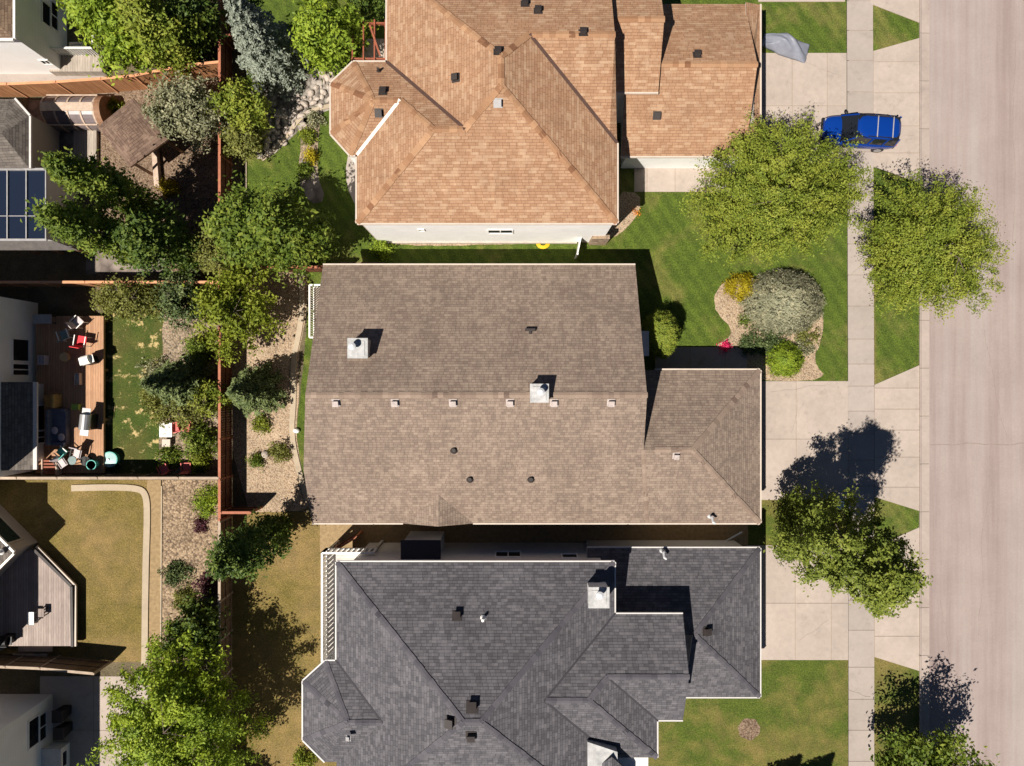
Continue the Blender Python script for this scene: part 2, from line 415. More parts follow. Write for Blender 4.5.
L['deep'] = leafmat('deep green leaves', (0.030, 0.058, 0.012, 1), (0.070, 0.117, 0.018, 1), (0.174, 0.216, 0.037, 1), .25)
L['olive'] = leafmat('olive leaves', (0.085, 0.101, 0.029, 1), (0.185, 0.194, 0.046, 1), (0.293, 0.296, 0.079, 1), .3)
L['yellow'] = leafmat('yellow green leaves', (0.092, 0.128, 0.013, 1), (0.184, 0.224, 0.020, 1), (0.292, 0.321, 0.040, 1), .27)
L['gold'] = leafmat('golden leaves', (.22, .17, .01, 1), (.38, .31, .015, 1), (.55, .45, .03, 1), .3)
L['silver'] = leafmat('silver leaves', (0.112, 0.123, 0.069, 1), (0.225, 0.231, 0.131, 1), (0.450, 0.420, 0.263, 1), .2)
L['blue'] = leafmat('blue spruce needles', (0.072, 0.096, 0.074, 1), (0.167, 0.197, 0.153, 1), (0.303, 0.331, 0.260, 1), .12)
L['bluegrey'] = leafmat('grey spruce needles', (0.149, 0.168, 0.107, 1), (0.298, 0.296, 0.193, 1), (0.473, 0.432, 0.275, 1), .12)
L['pine'] = leafmat('dark pine needles', (0.031, 0.055, 0.018, 1), (0.075, 0.110, 0.036, 1), (0.186, 0.221, 0.081, 1), .12)
L['purple'] = leafmat('dark purple leaves', (0.045, 0.018, 0.024, 1), (0.090, 0.030, 0.042, 1), (0.165, 0.068, 0.075, 1), .2)

# ------------------------------------------------------------------ ground, street, drives, beds
def wobble(poly, step=.5, amp=.05, seed=1):
    r = random.Random(seed); out = []
    n = len(poly)
    for i in range(n):
        a, b = Vector(poly[i]), Vector(poly[(i + 1) % n])
        m_ = max(1, int((b - a).length / step))
        for j in range(m_):
            q = a.lerp(b, j / m_)
            out.append((q.x + r.uniform(-amp, amp), q.y + r.uniform(-amp, amp)))
    return out
def smooth_poly(poly, it=2):
    for _ in range(it):
        o = []
        for i in range(len(poly)):
            a, b = Vector(poly[i]), Vector(poly[(i + 1) % len(poly)])
            o += [tuple(a * .75 + b * .25), tuple(a * .25 + b * .75)]
        poly = o
    return poly
def area(name, pts, z, m, curvy=0, wob=.05, seed=1):
    poly = [G(*p) for p in pts]
    if curvy: poly = smooth_poly(poly, curvy)
    if wob: poly = wobble(poly, .4, wob, seed)
    return struct(MB().sheet(poly, z).build(name, m))

struct(MB().sheet([(-900, -900), (900, -900), (900, 900), (-900, 900)], 0).build('ground', M['earth']))
Z = .004
# street
rx0, rx1 = G(929, 0)[0], G(1112, 0)[0]
struct(MB().sheet([(rx0, -300), (rx1, -300), (rx1, 300), (rx0, 300)], Z).build('road', M['road']))
for sd_, (xs_, ys_, xe_, ye_) in enumerate(((1016, 40, 1010, 250), (985, 330, 1000, 443), (990, 445, 978, 640), (1040, 100, 1030, 700), (940, 600, 952, 700))):
    r = random.Random(50 + sd_); mb = MB(); n_ = 40; j = 0; P_ = []
    for i in range(n_):
        j += r.uniform(-.9, .9); P_.append(Vector(G(xs_ + (xe_ - xs_) * i / n_ + j, ys_ + (ye_ - ys_) * i / n_)))
    for i in range(n_ - 1):
        w = r.uniform(.004, .012); a_, b_ = P_[i], P_[i + 1]
        mb.add([(a_.x - w, a_.y, 1.8 * Z), (b_.x - w, b_.y, 1.8 * Z), (b_.x + w, b_.y, 1.8 * Z), (a_.x + w, a_.y, 1.8 * Z)], [(0, 1, 2, 3)])
    struct(mb.build('road_crack', M['crack']))
r = random.Random(4); mb = MB()
pts = [(G(930 + i * 6, 0)[0], (383 - 444 + r.uniform(-1.2, 1.2)) / S) for i in range(30)]
for i in range(len(pts) - 1):
    w = .018
    mb.add([(pts[i][0], pts[i][1] - w, 2.2 * Z), (pts[i + 1][0], pts[i + 1][1] - w, 2.2 * Z), (pts[i + 1][0], pts[i + 1][1] + w, 2.2 * Z), (pts[i][0], pts[i][1] + w, 2.2 * Z)], [(0, 1, 2, 3)])
struct(mb.build('road_crack', M['crack']))
# rolled kerb and gutter in short cast lengths, both sides of the street
def kerb(name, xa, xb, flip):
    mb = MB(); y = -60.0
    while y < 60:
        a, b = y + .012, y + 2.9 - .012
        prof = [(0, .0), (0, .11), (.12, .10), (.22, .02), (1, .012), (1, 0)]
        w = xb - xa
        vs = []
        for yy in (a, b):
            for t, z in prof:
                x = (xa + w * t) if not flip else (xb - w * t)
                vs.append((x, yy, z))
        n = len(prof); fs = [tuple(range(n)), tuple(range(n, 2 * n))[::-1]]
        for i in range(n - 1): fs.append((i, i + n, i + n + 1, i + 1))
        mb.add(vs, fs); y += 2.9
    return struct(mb.build(name, M['curb']))
kerb('kerb', G(919, 0)[0], G(929.3, 0)[0], False)
kerb('kerb', G(1111.5, 0)[0], G(1122, 0)[0], True)
# boulevard and front lawns
area('boulevard_lawn', [(873, -400), (919, -400), (919, 1200), (873, 1200)], Z, M['lawn_mixed'], wob=0)
area('far_lawn', [(1122, -400), (1500, -400), (1500, 1200), (1122, 1200)], Z, M['lawn_mixed'], wob=0)
area('front_lawn', [(600, -200), (849, -200), (849, 382), (600, 382)], Z, M['lawn'], wob=0)
area('front_lawn', [(600, 500), (849, 500), (849, 1000), (600, 1000)], Z, M['lawn_mixed'], wob=0)
area('boulevard_lawn', [(876, 165), (919, 185), (919, 366), (876, 386)], 2 * Z, M['lawn'], wob=.03)
area('boulevard_lawn', [(876, 470), (919, 470), (919, 560), (876, 560)], 1.3 * Z, M['lawn'], wob=0)
area('boulevard_lawn', [(870, 0), (919, 0), (919, 60), (870, 60)], 1.3 * Z, M['lawn'], wob=0)
def slabs(name, rects, z, m, gap=.014, base=None):
    """concrete panels with open joints over a dark bed"""
    mb = MB()
    for q in rects:
        poly = [Vector(G(*p)) for p in q]; c = sum(poly, Vector((0, 0))) / len(poly)
        mb.sheet([tuple(p) for p in poly], z, 1)
        ins = []
        for p in poly:
            d = p - c; ins.append((p.x - math.copysign(min(gap, abs(d.x)), d.x), p.y - math.copysign(min(gap, abs(d.y)), d.y)))
        mb.sheet(ins, z + .02, 0)
    return struct(mb.build(name, [m, M['joint']]))
def rect(x0, y0, x1, y1): return [(x0, y0), (x1, y0), (x1, y1), (x0, y1)]
ys = [-60, -30, 1, 30.5, 60.5, 92, 122, 152, 181, 213, 244, 275, 306, 339, 364, 386, 411, 434, 460, 486, 512, 540, 571, 600, 630, 667, 699, 730, 761, 790, 820]
slabs('sidewalk', [rect(846.5 + max(0, min(1.6, ys[i] * .0032)), ys[i], 873.0 + max(0, min(1.3, ys[i] * .0032)), ys[i + 1]) for i, y in enumerate(ys[:-1])], Z, M['walk'])
# north drive + apron
dr = []
for (xa, xb) in ((756, 792), (792, 827), (827, 846.6)):
    for (ya, yb) in ((53, 106), (106, 163)): dr.append(rect(xa, ya, xb, yb))
slabs('driveway', dr, 2 * Z, M['concrete'])
slabs('driveway', [[(873, 51), (919.3, 38), (919.3, 62), (873, 62)], rect(873, 62, 919.3, 93), rect(873, 93, 919.3, 126), rect(873, 126, 919.3, 153), [(873, 153), (919.3, 153), (919.3, 183), (873, 167)]], 2 * Z, M['concrete'])
slabs('driveway', [[(870, -60), (919.3, -60), (919.3, 23), (870, 4)], rect(758, -60, 845, 2)], 2 * Z, M['concrete'])
slabs('path', [rect(634, 165, 647, 192), rect(647, 165, 675, 192), rect(675, 165, 705, 192), rect(705, 165, 735, 192), rect(735, 165, 756, 192)], 2 * Z, M['concrete'])
# middle drive
dr = []
for (xa, xb) in ((745, 796), (796, 848)):
    for (ya, yb) in ((381, 439), (439, 500)): dr.append(rect(xa, ya, xb, yb))
slabs('driveway', dr, 2 * Z, M['concrete'])
slabs('driveway', [[(874.2, 385), (919.3, 365), (919.3, 388), (874.2, 388)], rect(874.2, 388, 919.3, 409), rect(874.2, 409, 919.3, 430), rect(874.2, 430, 919.3, 457), rect(874.2, 457, 919.3, 487), [(874.2, 487), (919.3, 487), (919.3, 511), (874.2, 497)]], 2 * Z, M['concrete'])
# lower drive
dr = []
for (xa, xb) in ((745, 795), (795, 831), (831, 848.2)):
    for (ya, yb) in ((545, 603), (603, 660)): dr.append(rect(xa, ya, xb, yb))
slabs('driveway', dr, 2 * Z, M['concrete'])
slabs('driveway', [[(874.2, 547), (919.3, 527), (919.3, 566), (874.2, 566)], rect(874.2, 566, 919.3, 602), rect(874.2, 602, 919.3, 636), [(874.2, 636), (919.3, 636), (919.3, 671), (874.2, 657)]], 2 * Z, M['concrete'])
for sd_, (xs_, ys_, xe_, ye_) in enumerate(((800, 60, 842, 75), (770, 392, 832, 384), (798, 398, 792, 437), (850, 275, 872, 262), (878, 600, 917, 588), (800, 640, 829, 618), (876, 130, 916, 138), (848, 690, 873, 700))):
    r = random.Random(80 + sd_); mb = MB(); n_ = 24; j = 0; P_ = []
    for i in range(n_):
        j += r.uniform(-.7, .7); P_.append(Vector(G(xs_ + (xe_ - xs_) * i / n_ + j * .6, ys_ + (ye_ - ys_) * i / n_ + j)))
    for i in range(n_ - 1):
        a_, b_ = P_[i], P_[i + 1]; d_ = (b_ - a_).normalized(); w_ = Vector((-d_.y, d_.x)) * r.uniform(.003, .008)
        mb.add([(*(a_ - w_), 9 * Z), (*(b_ - w_), 9 * Z), (*(b_ + w_), 9 * Z), (*(a_ + w_), 9 * Z)], [(0, 1, 2, 3)])
    struct(mb.build('concrete_crack', M['crack']))
# front walk of the brown house and its curved gravel bed
slabs('path', [rect(655, 347, 690, 371), rect(690, 347, 725, 371), rect(725, 347, 747, 371)], 2 * Z, M['walk'])
area('gravel_bed', [(748, 280), (728, 278), (714, 292), (715, 312), (731, 326), (731, 336), (712, 348), (730, 360), (746, 381), (830, 381), (812, 362), (822, 338), (824, 310), (812, 286), (780, 288)], 2 * Z, M['gravel_tan'], curvy=2, wob=.04)
area('gravel_bed', [(618, 192), (640, 192), (640, 212), (628, 226), (612, 240), (560, 243), (396, 247), (396, 236), (600, 232)], 2 * Z, M['gravel_tan'], curvy=1, wob=.04)
mb = MB(); c = G(749, 729)
mb.sheet([(c[0] + math.cos(i / 24 * 6.283) * (.66 + .05 * math.sin(i * 2.3)), c[1] + math.sin(i / 24 * 6.283) * (.66 + .05 * math.cos(i * 1.7))) for i in range(24)], 2 * Z)
struct(mb.build('mulch_ring', M['mulch']))
area('side_yard', [(320, 518), (748, 518), (748, 552), (320, 552)], 1.5 * Z, M['dirt'], wob=0)
area('side_lawn', [(385, 243), (660, 243), (660, 290), (385, 290)], .6 * Z, M['lawn'], wob=0)
# back gardens right of the long fence
area('back_lawn', [(246, -40), (420, -40), (420, 262), (246, 262)], Z, M['lawn'], wob=0)
area('rock_bed', [(250, 60), (300, 62), (345, 78), (345, 105), (322, 112), (300, 128), (270, 160), (250, 158)], 2 * Z, M['river_rock'], curvy=2, wob=.06)
area('planting_bed', [(304, 108), (318, 108), (320, 130), (316, 160), (322, 190), (308, 196), (298, 178), (300, 150)], 2 * Z, M['gravel_bed'], curvy=2, wob=.04)
area('patio', [(300, 158), (313, 156), (318, 176), (326, 200), (310, 205), (298, 180)], 3 * Z, M['paver'], curvy=1, wob=.02)
area('patio', [(349, 150), (362, 150), (362, 215), (350, 196), (345, 175)], 3 * Z, M['walk'], curvy=1, wob=.01)
area('gravel_bed', [(232, 262), (306, 262), (308, 296), (304, 330), (298, 355), (299, 395), (296, 430), (302, 470), (312, 505), (300, 512), (232, 512)], Z, M['gravel_tan'], curvy=1, wob=.03)
area('back_lawn', [(306, 262), (350, 262), (350, 500), (311, 500), (300, 465), (296, 430), (301, 390), (305, 345), (309, 300)], 1.5 * Z, M['lawn'], curvy=1, wob=.03)
def ribbon(name, pts, w, z, h, m):
    P = [Vector(G(*p)) for p in pts]
    for _ in range(2):
        o = [P[0]]
        for i in range(len(P) - 1): o += [P[i] * .75 + P[i + 1] * .25, P[i] * .25 + P[i + 1] * .75]
        P = o + [P[-1]]
    Lf, Rt = [], []
    for i, p in enumerate(P):
        d = (P[min(i + 1, len(P) - 1)] - P[max(0, i - 1)]).normalized(); n = Vector((-d.y, d.x)) * w / 2
        Lf.append(p + n); Rt.append(p - n)
    mb = MB(); n = len(P)
    vs = [(q.x, q.y, z0) for z0 in (z, z + h) for q in Lf + Rt]
    fs = []
    for i in range(n - 1):
        a, b, c_, d_ = i, i + 1, n + i + 1, n + i
        o = 2 * n
        fs += [(a + o, d_ + o, c_ + o, b + o), (a, a + o, b + o, b), (d_, c_, c_ + o, d_ + o)]
    mb.add(vs, fs)
    return struct(mb.build(name, m))
ribbon('edging', [(300, 262), (303, 300), (300, 330), (293, 360), (294, 400), (291, 435), (300, 475), (308, 500)], .32, 0, .06, M['edging'])
ribbon('edging', [(246, 160), (246, 262)], .12, 0, .08, M['edging'])
ribbon('edging', [(262, 160), (285, 140), (298, 120), (312, 110), (340, 104)], .25, 0, .06, M['edging'])
area('back_lawn', [(232, 512), (400, 512), (400, 900), (232, 900)], .9 * Z, M['lawn_dry'], wob=0)
# back gardens left of the long fence
area('mulch_bed', [(95, 90), (222, 80), (222, 284), (95, 284)], Z, M['mulch'], wob=0)
area('patio', [(86, 238), (168, 238), (168, 274), (86, 274)], 2 * Z, M['paver'], wob=.03)
area('patio', [(28, 100), (96, 100), (96, 180), (28, 180)], 2 * Z, M['paver'], wob=.03)
area('back_lawn', [(95, 286), (162, 286), (164, 400), (158, 455), (160, 476), (95, 476)], Z, M['lawn_spotty'], curvy=1, wob=.05)
area('gravel_bed', [(158, 286), (222, 286), (222, 476), (158, 476)], .8 * Z, M['gravel_bed'], wob=0)
area('back_lawn', [(-40, 480), (150, 480), (150, 662), (-40, 662)], Z, M['lawn_dry'], wob=0)
area('dirt_strip', [(147, 480), (162, 480), (162, 662), (147, 662)], 2 * Z, M['dirt'], wob=0)
area('gravel_bed', [(161, 480), (222, 480), (222, 662), (161, 662)], 2 * Z, M['gravel_brown'], wob=0)
ribbon('edging', [(72, 488), (110, 487), (138, 488), (146, 493), (148, 510), (146, 570), (145, 664)], .38, 0, .08, M['edging'])
ribbon('edging', [(162, 486), (161, 662)], .07, 0, .06, M['edging'])
slabs('patio', [rect(40, 676, 94, 730), rect(94, 676, 150, 730), rect(40, 730, 94, 800), rect(94, 730, 150, 800)], 2 * Z, M['concrete'])
area('path', [(-40, 70), (108, 66), (108, 82), (-40, 84)], 2 * Z, M['walk'], wob=.01)

# ------------------------------------------------------------------ roofs
PITCH = .45
class Plane:
    """roof plane rising from an eave; ax is the uphill direction, the eave passes through p"""
    def __init__(s, ax, p, pitch=PITCH):
        ax = Vector((ax[0], ax[1])).normalized()
        s.n = Vector((-ax.x * pitch, -ax.y * pitch, 1)); s.d = s.n.dot(Vector(p))
    def z(s, x, y): return s.d - s.n.x * x - s.n.y * y
    def hit(s, px, py):
        q = Vector(((px - 512) / (S * H), (383 - py) / (S * H), -1)); o = Vector((0, 0, H))
        return o + q * ((s.d - s.n.dot(o)) / s.n.dot(q))
def meet(a, b, c):
    m_ = Matrix((a.n, b.n, c.n)); return m_.inverted() @ Vector((a.d, b.d, c.d))
def vert(axis, val):      # a vertical plane x = val or y = val
    p = Plane((1, 0), (0, 0, 0)); p.n = Vector((1, 0, 0)) if axis == 'x' else Vector((0, 1, 0)); p.d = val; return p
def level(z):
    p = Plane((1, 0), (0, 0, 0)); p.n = Vector((0, 0, 1)); p.d = z; return p

def roof(faces, mats, parent, thick=.2, name='roof'):
    """faces: polygons of 3-D points; welded, given a fascia edge and slope-aligned UVs"""
    off = wloc(parent) if parent else Vector((0, 0, 0))
    bm = bmesh.new(); cache = {}
    def V(p):
        key = (round(p[0] / .03), round(p[1] / .03), round(p[2] / .03))
        if key not in cache: cache[key] = bm.verts.new(Vector(p) - off)
        return cache[key]
    tops = []
    for f in faces:
        vs_ = []
        for p in f:
            v = V(p)
            if v not in vs_: vs_.append(v)
        try: fc = bm.faces.new(vs_)
        except ValueError: continue
        fc.normal_update()
        if fc.normal.z < 0: fc.normal_flip()
        tops.append(fc)
    bnd = [e for e in bm.edges if len(e.link_faces) == 1]
    low = {v: bm.verts.new(v.co - Vector((0, 0, thick))) for v in list(bm.verts)}
    for e in bnd:
        a, b = e.verts; f = bm.faces.new((a, b, low[b], low[a])); f.material_index = 1
    for fc in tops:
        f = bm.faces.new([low[v] for v in fc.verts][::-1]); f.material_index = 1
    uvl = bm.loops.layers.uv.new('UVMap')
    for fc in tops:
        n = fc.normal; u = Vector((-n.y, n.x, 0))
        u = u.normalized() if u.length > 1e-4 else Vector((1, 0, 0)); v = n.cross(u).normalized()
        for lp in fc.loops: lp[uvl].uv = (lp.vert.co.dot(u) + 50, lp.vert.co.dot(v) + 50)
    me = bpy.data.meshes.new(name); bm.to_mesh(me); bm.free()
    for m_ in mats: me.materials.append(m_)
    o = bpy.data.objects.new(name, me); C.objects.link(o); o.parent = parent
    return o
def caps(lines, m, parent, w=.30, seg=.28, lift=.014):
    """overlapping bent cap shingles along ridges and hips"""
    r = random.Random(3)
    for a, b in lines:
        mb = MB(); a, b = Vector(a), Vector(b); d = b - a; Ln = d.length
        if Ln < .3: continue
        d.normalize(); side = Vector((-d.y, d.x, 0)).normalized()
        n = max(1, int(Ln / seg))
        for i in range(n):
            p0, p1 = a + d * (Ln * i / n), a + d * (Ln * (i + 1.12) / n)
            j = r.uniform(-.012, .012)
            up0, up1 = Vector((0, 0, lift + .006)), Vector((0, 0, lift))
            dr = Vector((0, 0, -.05 if abs(d.z) < .05 else -.022))
            vs_ = []
            for p, up in ((p0, up0), (p1, up1)):
                vs_ += [p + side * (w / 2 + j) + up + dr, p + up, p - side * (w / 2 + j) + up + dr]
            mb.add(vs_, [(0, 1, 4, 3), (1, 2, 5, 4)])
        o = mb.build('ridge_cap', m, parent)
        me = o.data; uvl = me.uv_layers.new(name='UVMap'); rr = random.Random(8); jo = r.randint(0, 400)
        for i, pg in enumerate(me.polygons):
            k_ = (i // 2 + jo) * .3 + .15
            for li in pg.loop_indices: uvl.data[li].uv = (k_ * 1.0 + .01 * rr.random(), k_)
def strips(lines, m, parent, w=.12, lift=.03, name='valley_flashing'):
    for a, b in lines: MB().bar(Vector(a) + Vector((0, 0, lift)), Vector(b) + Vector((0, 0, lift)), w, .02).build(name, m, parent)
def gutters(lines, m, parent, w=.11, name='gutter'):
    for a, b in lines:
        mb = MB(); a, b = Vector(a), Vector(b); d = (b - a).normalized(); n = Vector((d.y, -d.x, 0)) * (w / 2 + .002)
        mb.bar(a + n + Vector((0, 0, -.05)), b + n + Vector((0, 0, -.05)), w, .12)
        mb.build(name, m, parent)
def walls(poly, z1, m, parent, z0=0.0, name='wall'):
    return MB().prism(poly, z0, z1).build(name, m, parent)
def rel(v): return (v[0], v[1])

def box_vent(parent, pl, px, py, m, s=.36, h=.16):
    p = pl.hit(px, py); up = pl.n.normalized()
    q = up.to_track_quat('Z', 'Y').to_matrix()
    ax = Vector((pl.n.y, -pl.n.x, 0)); ax = ax.normalized() if ax.length > 0 else Vector((1, 0, 0))
    q = Matrix((ax, up.cross(ax), up)).transposed()
    mb = MB(); mb.box(p + up * .015, (s * 1.35, s * 1.35, .02), rot=q)
    mb.box(p + up * (h / 2 + .02), (s * .8, s * .8, h), rot=q); mb.box(p + up * (h + .03), (s, s, .05), rot=q)
    return mb.build('roof_vent', m, parent)
def pipe_vent(parent, pl, px, py, m, h=.4, r_=.06, flash=None, bent=False):
    p = pl.hit(px, py)
    mb = MB(); mb.tube([p - Vector((0, 0, .05)), p + Vector((0, 0, h))], r_, 10)
    mb.tube([p - Vector((0, 0, .02)), p + Vector((0, 0, .1))], [r_ * 2.2, r_ * 1.2], 10, m=1)
    if bent: mb.tube([p + Vector((0, 0, h - .03)), p + Vector((0, -.22, h + .12)), p + Vector((.12, -.3, h + .1))], r_, 10)
    return mb.build('vent_pipe', [m, flash or m], parent)
def chimney(parent, pl, px, py, s, h, m_chase, m_cap, flue=(-.2, .05)):
    p = pl.hit(px, py)
    z1 = p.z + h
    mb = MB(); mb.box((p.x, p.y, z1 / 2 + p.z / 2 - .3), (s - .1, s - .1, h + .6))
    ch = mb.build('chimney', m_chase, parent)
    b = MB(); b.box((p.x, p.y, z1 + .03), (s, s, .06)); b.box((p.x, p.y, z1 + .075), (s * .7, s * .7, .03))
    b.build('chimney_cap', m_cap, ch)
    f = MB(); q = Vector((p.x + flue[0], p.y + flue[1], z1 + .06))
    f.tube([q, q + Vector((0, 0, .42))], .10, 14); f.tube([q + Vector((0, 0, .40)), q + Vector((0, 0, .47)), q + Vector((0, 0, .53))], [.19, .19, .08], 16)
    f.build('flue', M['galv'], ch)
    return ch
def win_x(parent, X, px0, py0, px1, py1, split=0.5, face=1, fm=None):
    """a window in a wall x = X, found from its corners in the survey picture"""
    def q(px, py):
        s_ = X * S / (px - 512); return (383 - py) * s_ / S, H * (1 - s_)
    y0, z0 = q(px0, py0); y1, z1 = q(px1, py1)
    return window(parent, 'x', X, min(y0, y1), max(y0, y1), min(z0, z1), max(z0, z1), face, fm, split)
def win_y(parent, Y, px0, py0, px1, py1, face=1, fm=None, split=0.5):
    def q(px, py):
        s_ = Y * S / (383 - py); return (px - 512) * s_ / S, H * (1 - s_)
    x0, z0 = q(px0, py0); x1, z1 = q(px1, py1)
    return window(parent, 'y', Y, min(x0, x1), max(x0, x1), min(z0, z1), max(z0, z1), face, fm, split)
def window(parent, ax, val, a0, a1, z0, z1, face=1, fm=None, split=.5):
    fm = fm or M['white']; t = .07; mb = MB(); gl = MB()
    def bx(b, u0, u1, w0, w1, d0, d1):
        cu, cw, cd = (u0 + u1) / 2, (w0 + w1) / 2, val + face * (d0 + d1) / 2
        sz = (abs(d1 - d0), u1 - u0, w1 - w0)
        if ax == 'x': b.box((cd, cu, cw), sz)
        else: b.box((cu, cd, cw), (sz[1], sz[0], sz[2]))
    bx(mb, a0 - t, a1 + t, z1, z1 + t, -.03, .05); bx(mb, a0 - t, a1 + t, z0 - t, z0, -.03, .06)
    bx(mb, a0 - t, a0, z0, z1, -.03, .05); bx(mb, a1, a1 + t, z0, z1, -.03, .05)
    if split: 
        s_ = a0 + (a1 - a0) * split; bx(mb, s_ - .03, s_ + .03, z0, z1, -.03, .045)
    w = mb.build('window', fm, parent)
    bx(gl, a0, a1, z0, z1, -.02, .015); gl.build('pane', M['pane'], w)
    return w

# ---------------------------------------------------------------- the brown house in the middle
def brown_house():
    ze = 3.25
    root = thing('house', 'brown shingled bungalow in the middle with white box vents along its ridge', 'house', (0, -1, 0))
    pN = Plane((0, -1), at(500, 265, ze)); pS = Plane((0, 1), at(500, 523, ze))
    xw, xe = -174.3 / S, 113.6 / S
    ridW = meet(pN, pS, vert('x', xw)); ridE = meet(pN, pS, vert('x', xe + .02))
    nw = at(323, 265, ze); ne = at(635.3, 265, ze)
    pGN = Plane((0, -1), at(700, 370, ze)); pGE = Plane((-1, 0), at(760, 450, ze))
    gx = at(650, 450, ze).x
    vE = pS.hit(650, 455); 
    sw1 = pS.hit(303.5, 470); sw2 = at(312, 523, ze)
    seam = at(648, 523, ze)
    gr_e = meet(pGN, pS, pGE); gse = meet(pS, pGE, level(ze)); gne = meet(pGN, pGE, level(ze))
    gr_w = meet(pGN, pS, vert('x', xe + .1)); gnw = at(655, 370, ze)
    m = [M['sh_brown'], M['fascia']]
    jn = Vector((gr_w.x, gr_w.y, gr_w.z))
    d1, d2, d3 = at(403, 523, ze), at(473, 523, ze), pS.hit(438, 494)
    tip = Vector((at(437, 528, ze).x, at(437, 528, ze).y - .05, d3.z))
    rf = roof([[nw, ne, ridE, ridW]], m, root)
    # south slope runs on over the garage
    south = [ridW, ridE, jn, seam, d2, d3, d1, sw2, sw1]
    roof([south], m, root)
    roof([[jn, gr_e, gse, seam]], m, root)
    roof([[gr_w, gr_e, gne, gnw, Vector((gr_w.x, gnw.y, gnw.z))], [gr_e, gse, gne]], m, root)
    # small cross gable over the south eave
    dx = .0
    e1, e2 = Vector((d1.x, d1.y, ze)), Vector((d2.x, d2.y, ze))
    zt = d3.z
    tipp = Vector((d3.x, d1.y - .03, zt)); f1 = Vector((d1.x, d1.y - .03, ze)); f2 = Vector((d2.x, d2.y - .03, ze))
    roof([[d3, tipp, f1, e1], [d3, e2, f2, tipp]], m, root, .12, 'dormer_roof')
    gb = MB(); gb.add([f1 + Vector((.05, .03, -.1)), f2 + Vector((-.05, .03, -.1)), tipp + Vector((0, .03, -.12))], [(0, 1, 2)]); gb.build('gable_wall', M['siding_tan'], root)
    caps([(ridW, ridE), (gr_w + Vector((.6, 0, 0)), gr_e), (gr_e, gse), (gr_e, gne), (jn, seam)], M['sh_brown_cap'], root)
    gutters([(ne, nw), (sw2, d1), (d2, gse), (gse, gne), (gne, gnw)], M['cream'], root, .08)
    o = .4
    wm = M['siding_tan']
    walls([(xw + .3, nw.y - o), (xe - .3, nw.y - o), (xe - .3, sw2.y + o), (xw + .3, sw2.y + o)], ze - .15, wm, root)
    walls([(xe - .3, gne.y - o), (gne.x - o, gne.y - o), (gne.x - o, gse.y + o), (xe - .3, gse.y + o)], ze - .16, wm, root)
    for xx in (xw + .3, xe - .3):
        g = MB(); z_ = ze - .15
        rr = [(xx, nw.y - o, z_), (xx, sw2.y + o, z_), (xx, ridW.y, ridW.z - .35)]
        g.add(rr + [(a + .04, b, c_) for a, b, c_ in rr], [(0, 1, 2), (3, 5, 4), (0, 3, 4, 1), (1, 4, 5, 2), (2, 5, 3, 0)]); g.build('gable_wall', wm, root)
    # porch corner by the east gable
    p = MB(); a = at(641, 331, 2.9); b = at(648, 356, 2.9)
    p.box(((a.x + b.x) / 2, (a.y + b.y) / 2, 2.85), (b.x - a.x + .1, a.y - b.y, .14)); p.box((b.x - .05, b.y + .1, 1.4), (.12, .12, 2.8)); p.build('porch_canopy', M['fascia_grey'], root)
    # vents
    for x in (336, 395, 453, 510, 554, 611): box_vent(root, pS, x, 402.5, M['vent_pink'], .31)
    box_vent(root, pS, 676, 455.5, M['vent_pink'], .28)
    for x, y in ((454, 450), (470, 479), (531, 479)): pipe_vent(root, pS, x, y, M['vent_dark'], .22, .10, M['vent_dark'])
    pipe_vent(root, pS, 710, 516, M['galv'], .45, .07, None, True)
    t = MB(); q = pN.hit(530, 331); t.box(q + Vector((0, .05, .12)), (.55, .14, .14)); t.box(q + Vector((0, -.08, .06)), (.14, .2, .16)); t.build('roof_vent', M['vent_dark'], root)
    chimney(root, pN, 361, 349, 1.05, .75, M['siding_tan'], M['cap'], (-.18, .08))
    chimney(root, pN, 539, 393, .95, .55, M['siding_tan'], M['cap'], (.05, .08))
    # white railed landing at the back
    z1, z2 = .5, 1.45
    A, B = at(309.5, 285, z2), at(309.5, 337.5, z2)
    dk = MB().box((A.x + .75, (A.y + B.y) / 2, z1 - .25), (1.5, A.y - B.y, .5)).build('deck', M['deck_tan'], root)
    rl = MB()
    for y in (A.y, B.y): rl.bar((A.x, y, z2), (A.x + .75, y, z2), .09, .07); rl.bar((A.x, y, z1 + .1), (A.x + .75, y, z1 + .1), .05, .05)
    rl.bar((A.x, A.y, z2), (A.x, B.y, z2), .09, .07); rl.bar((A.x, A.y, z1 + .1), (A.x, B.y, z1 + .1), .05, .05)
    n = 22
    for i in range(n + 1): rl.box((A.x, A.y + (B.y - A.y) * i / n, (z1 + z2) / 2), (.04, .04, z2 - z1))
    rl.build('railing', M['white'], dk)
    return root
brown_house()

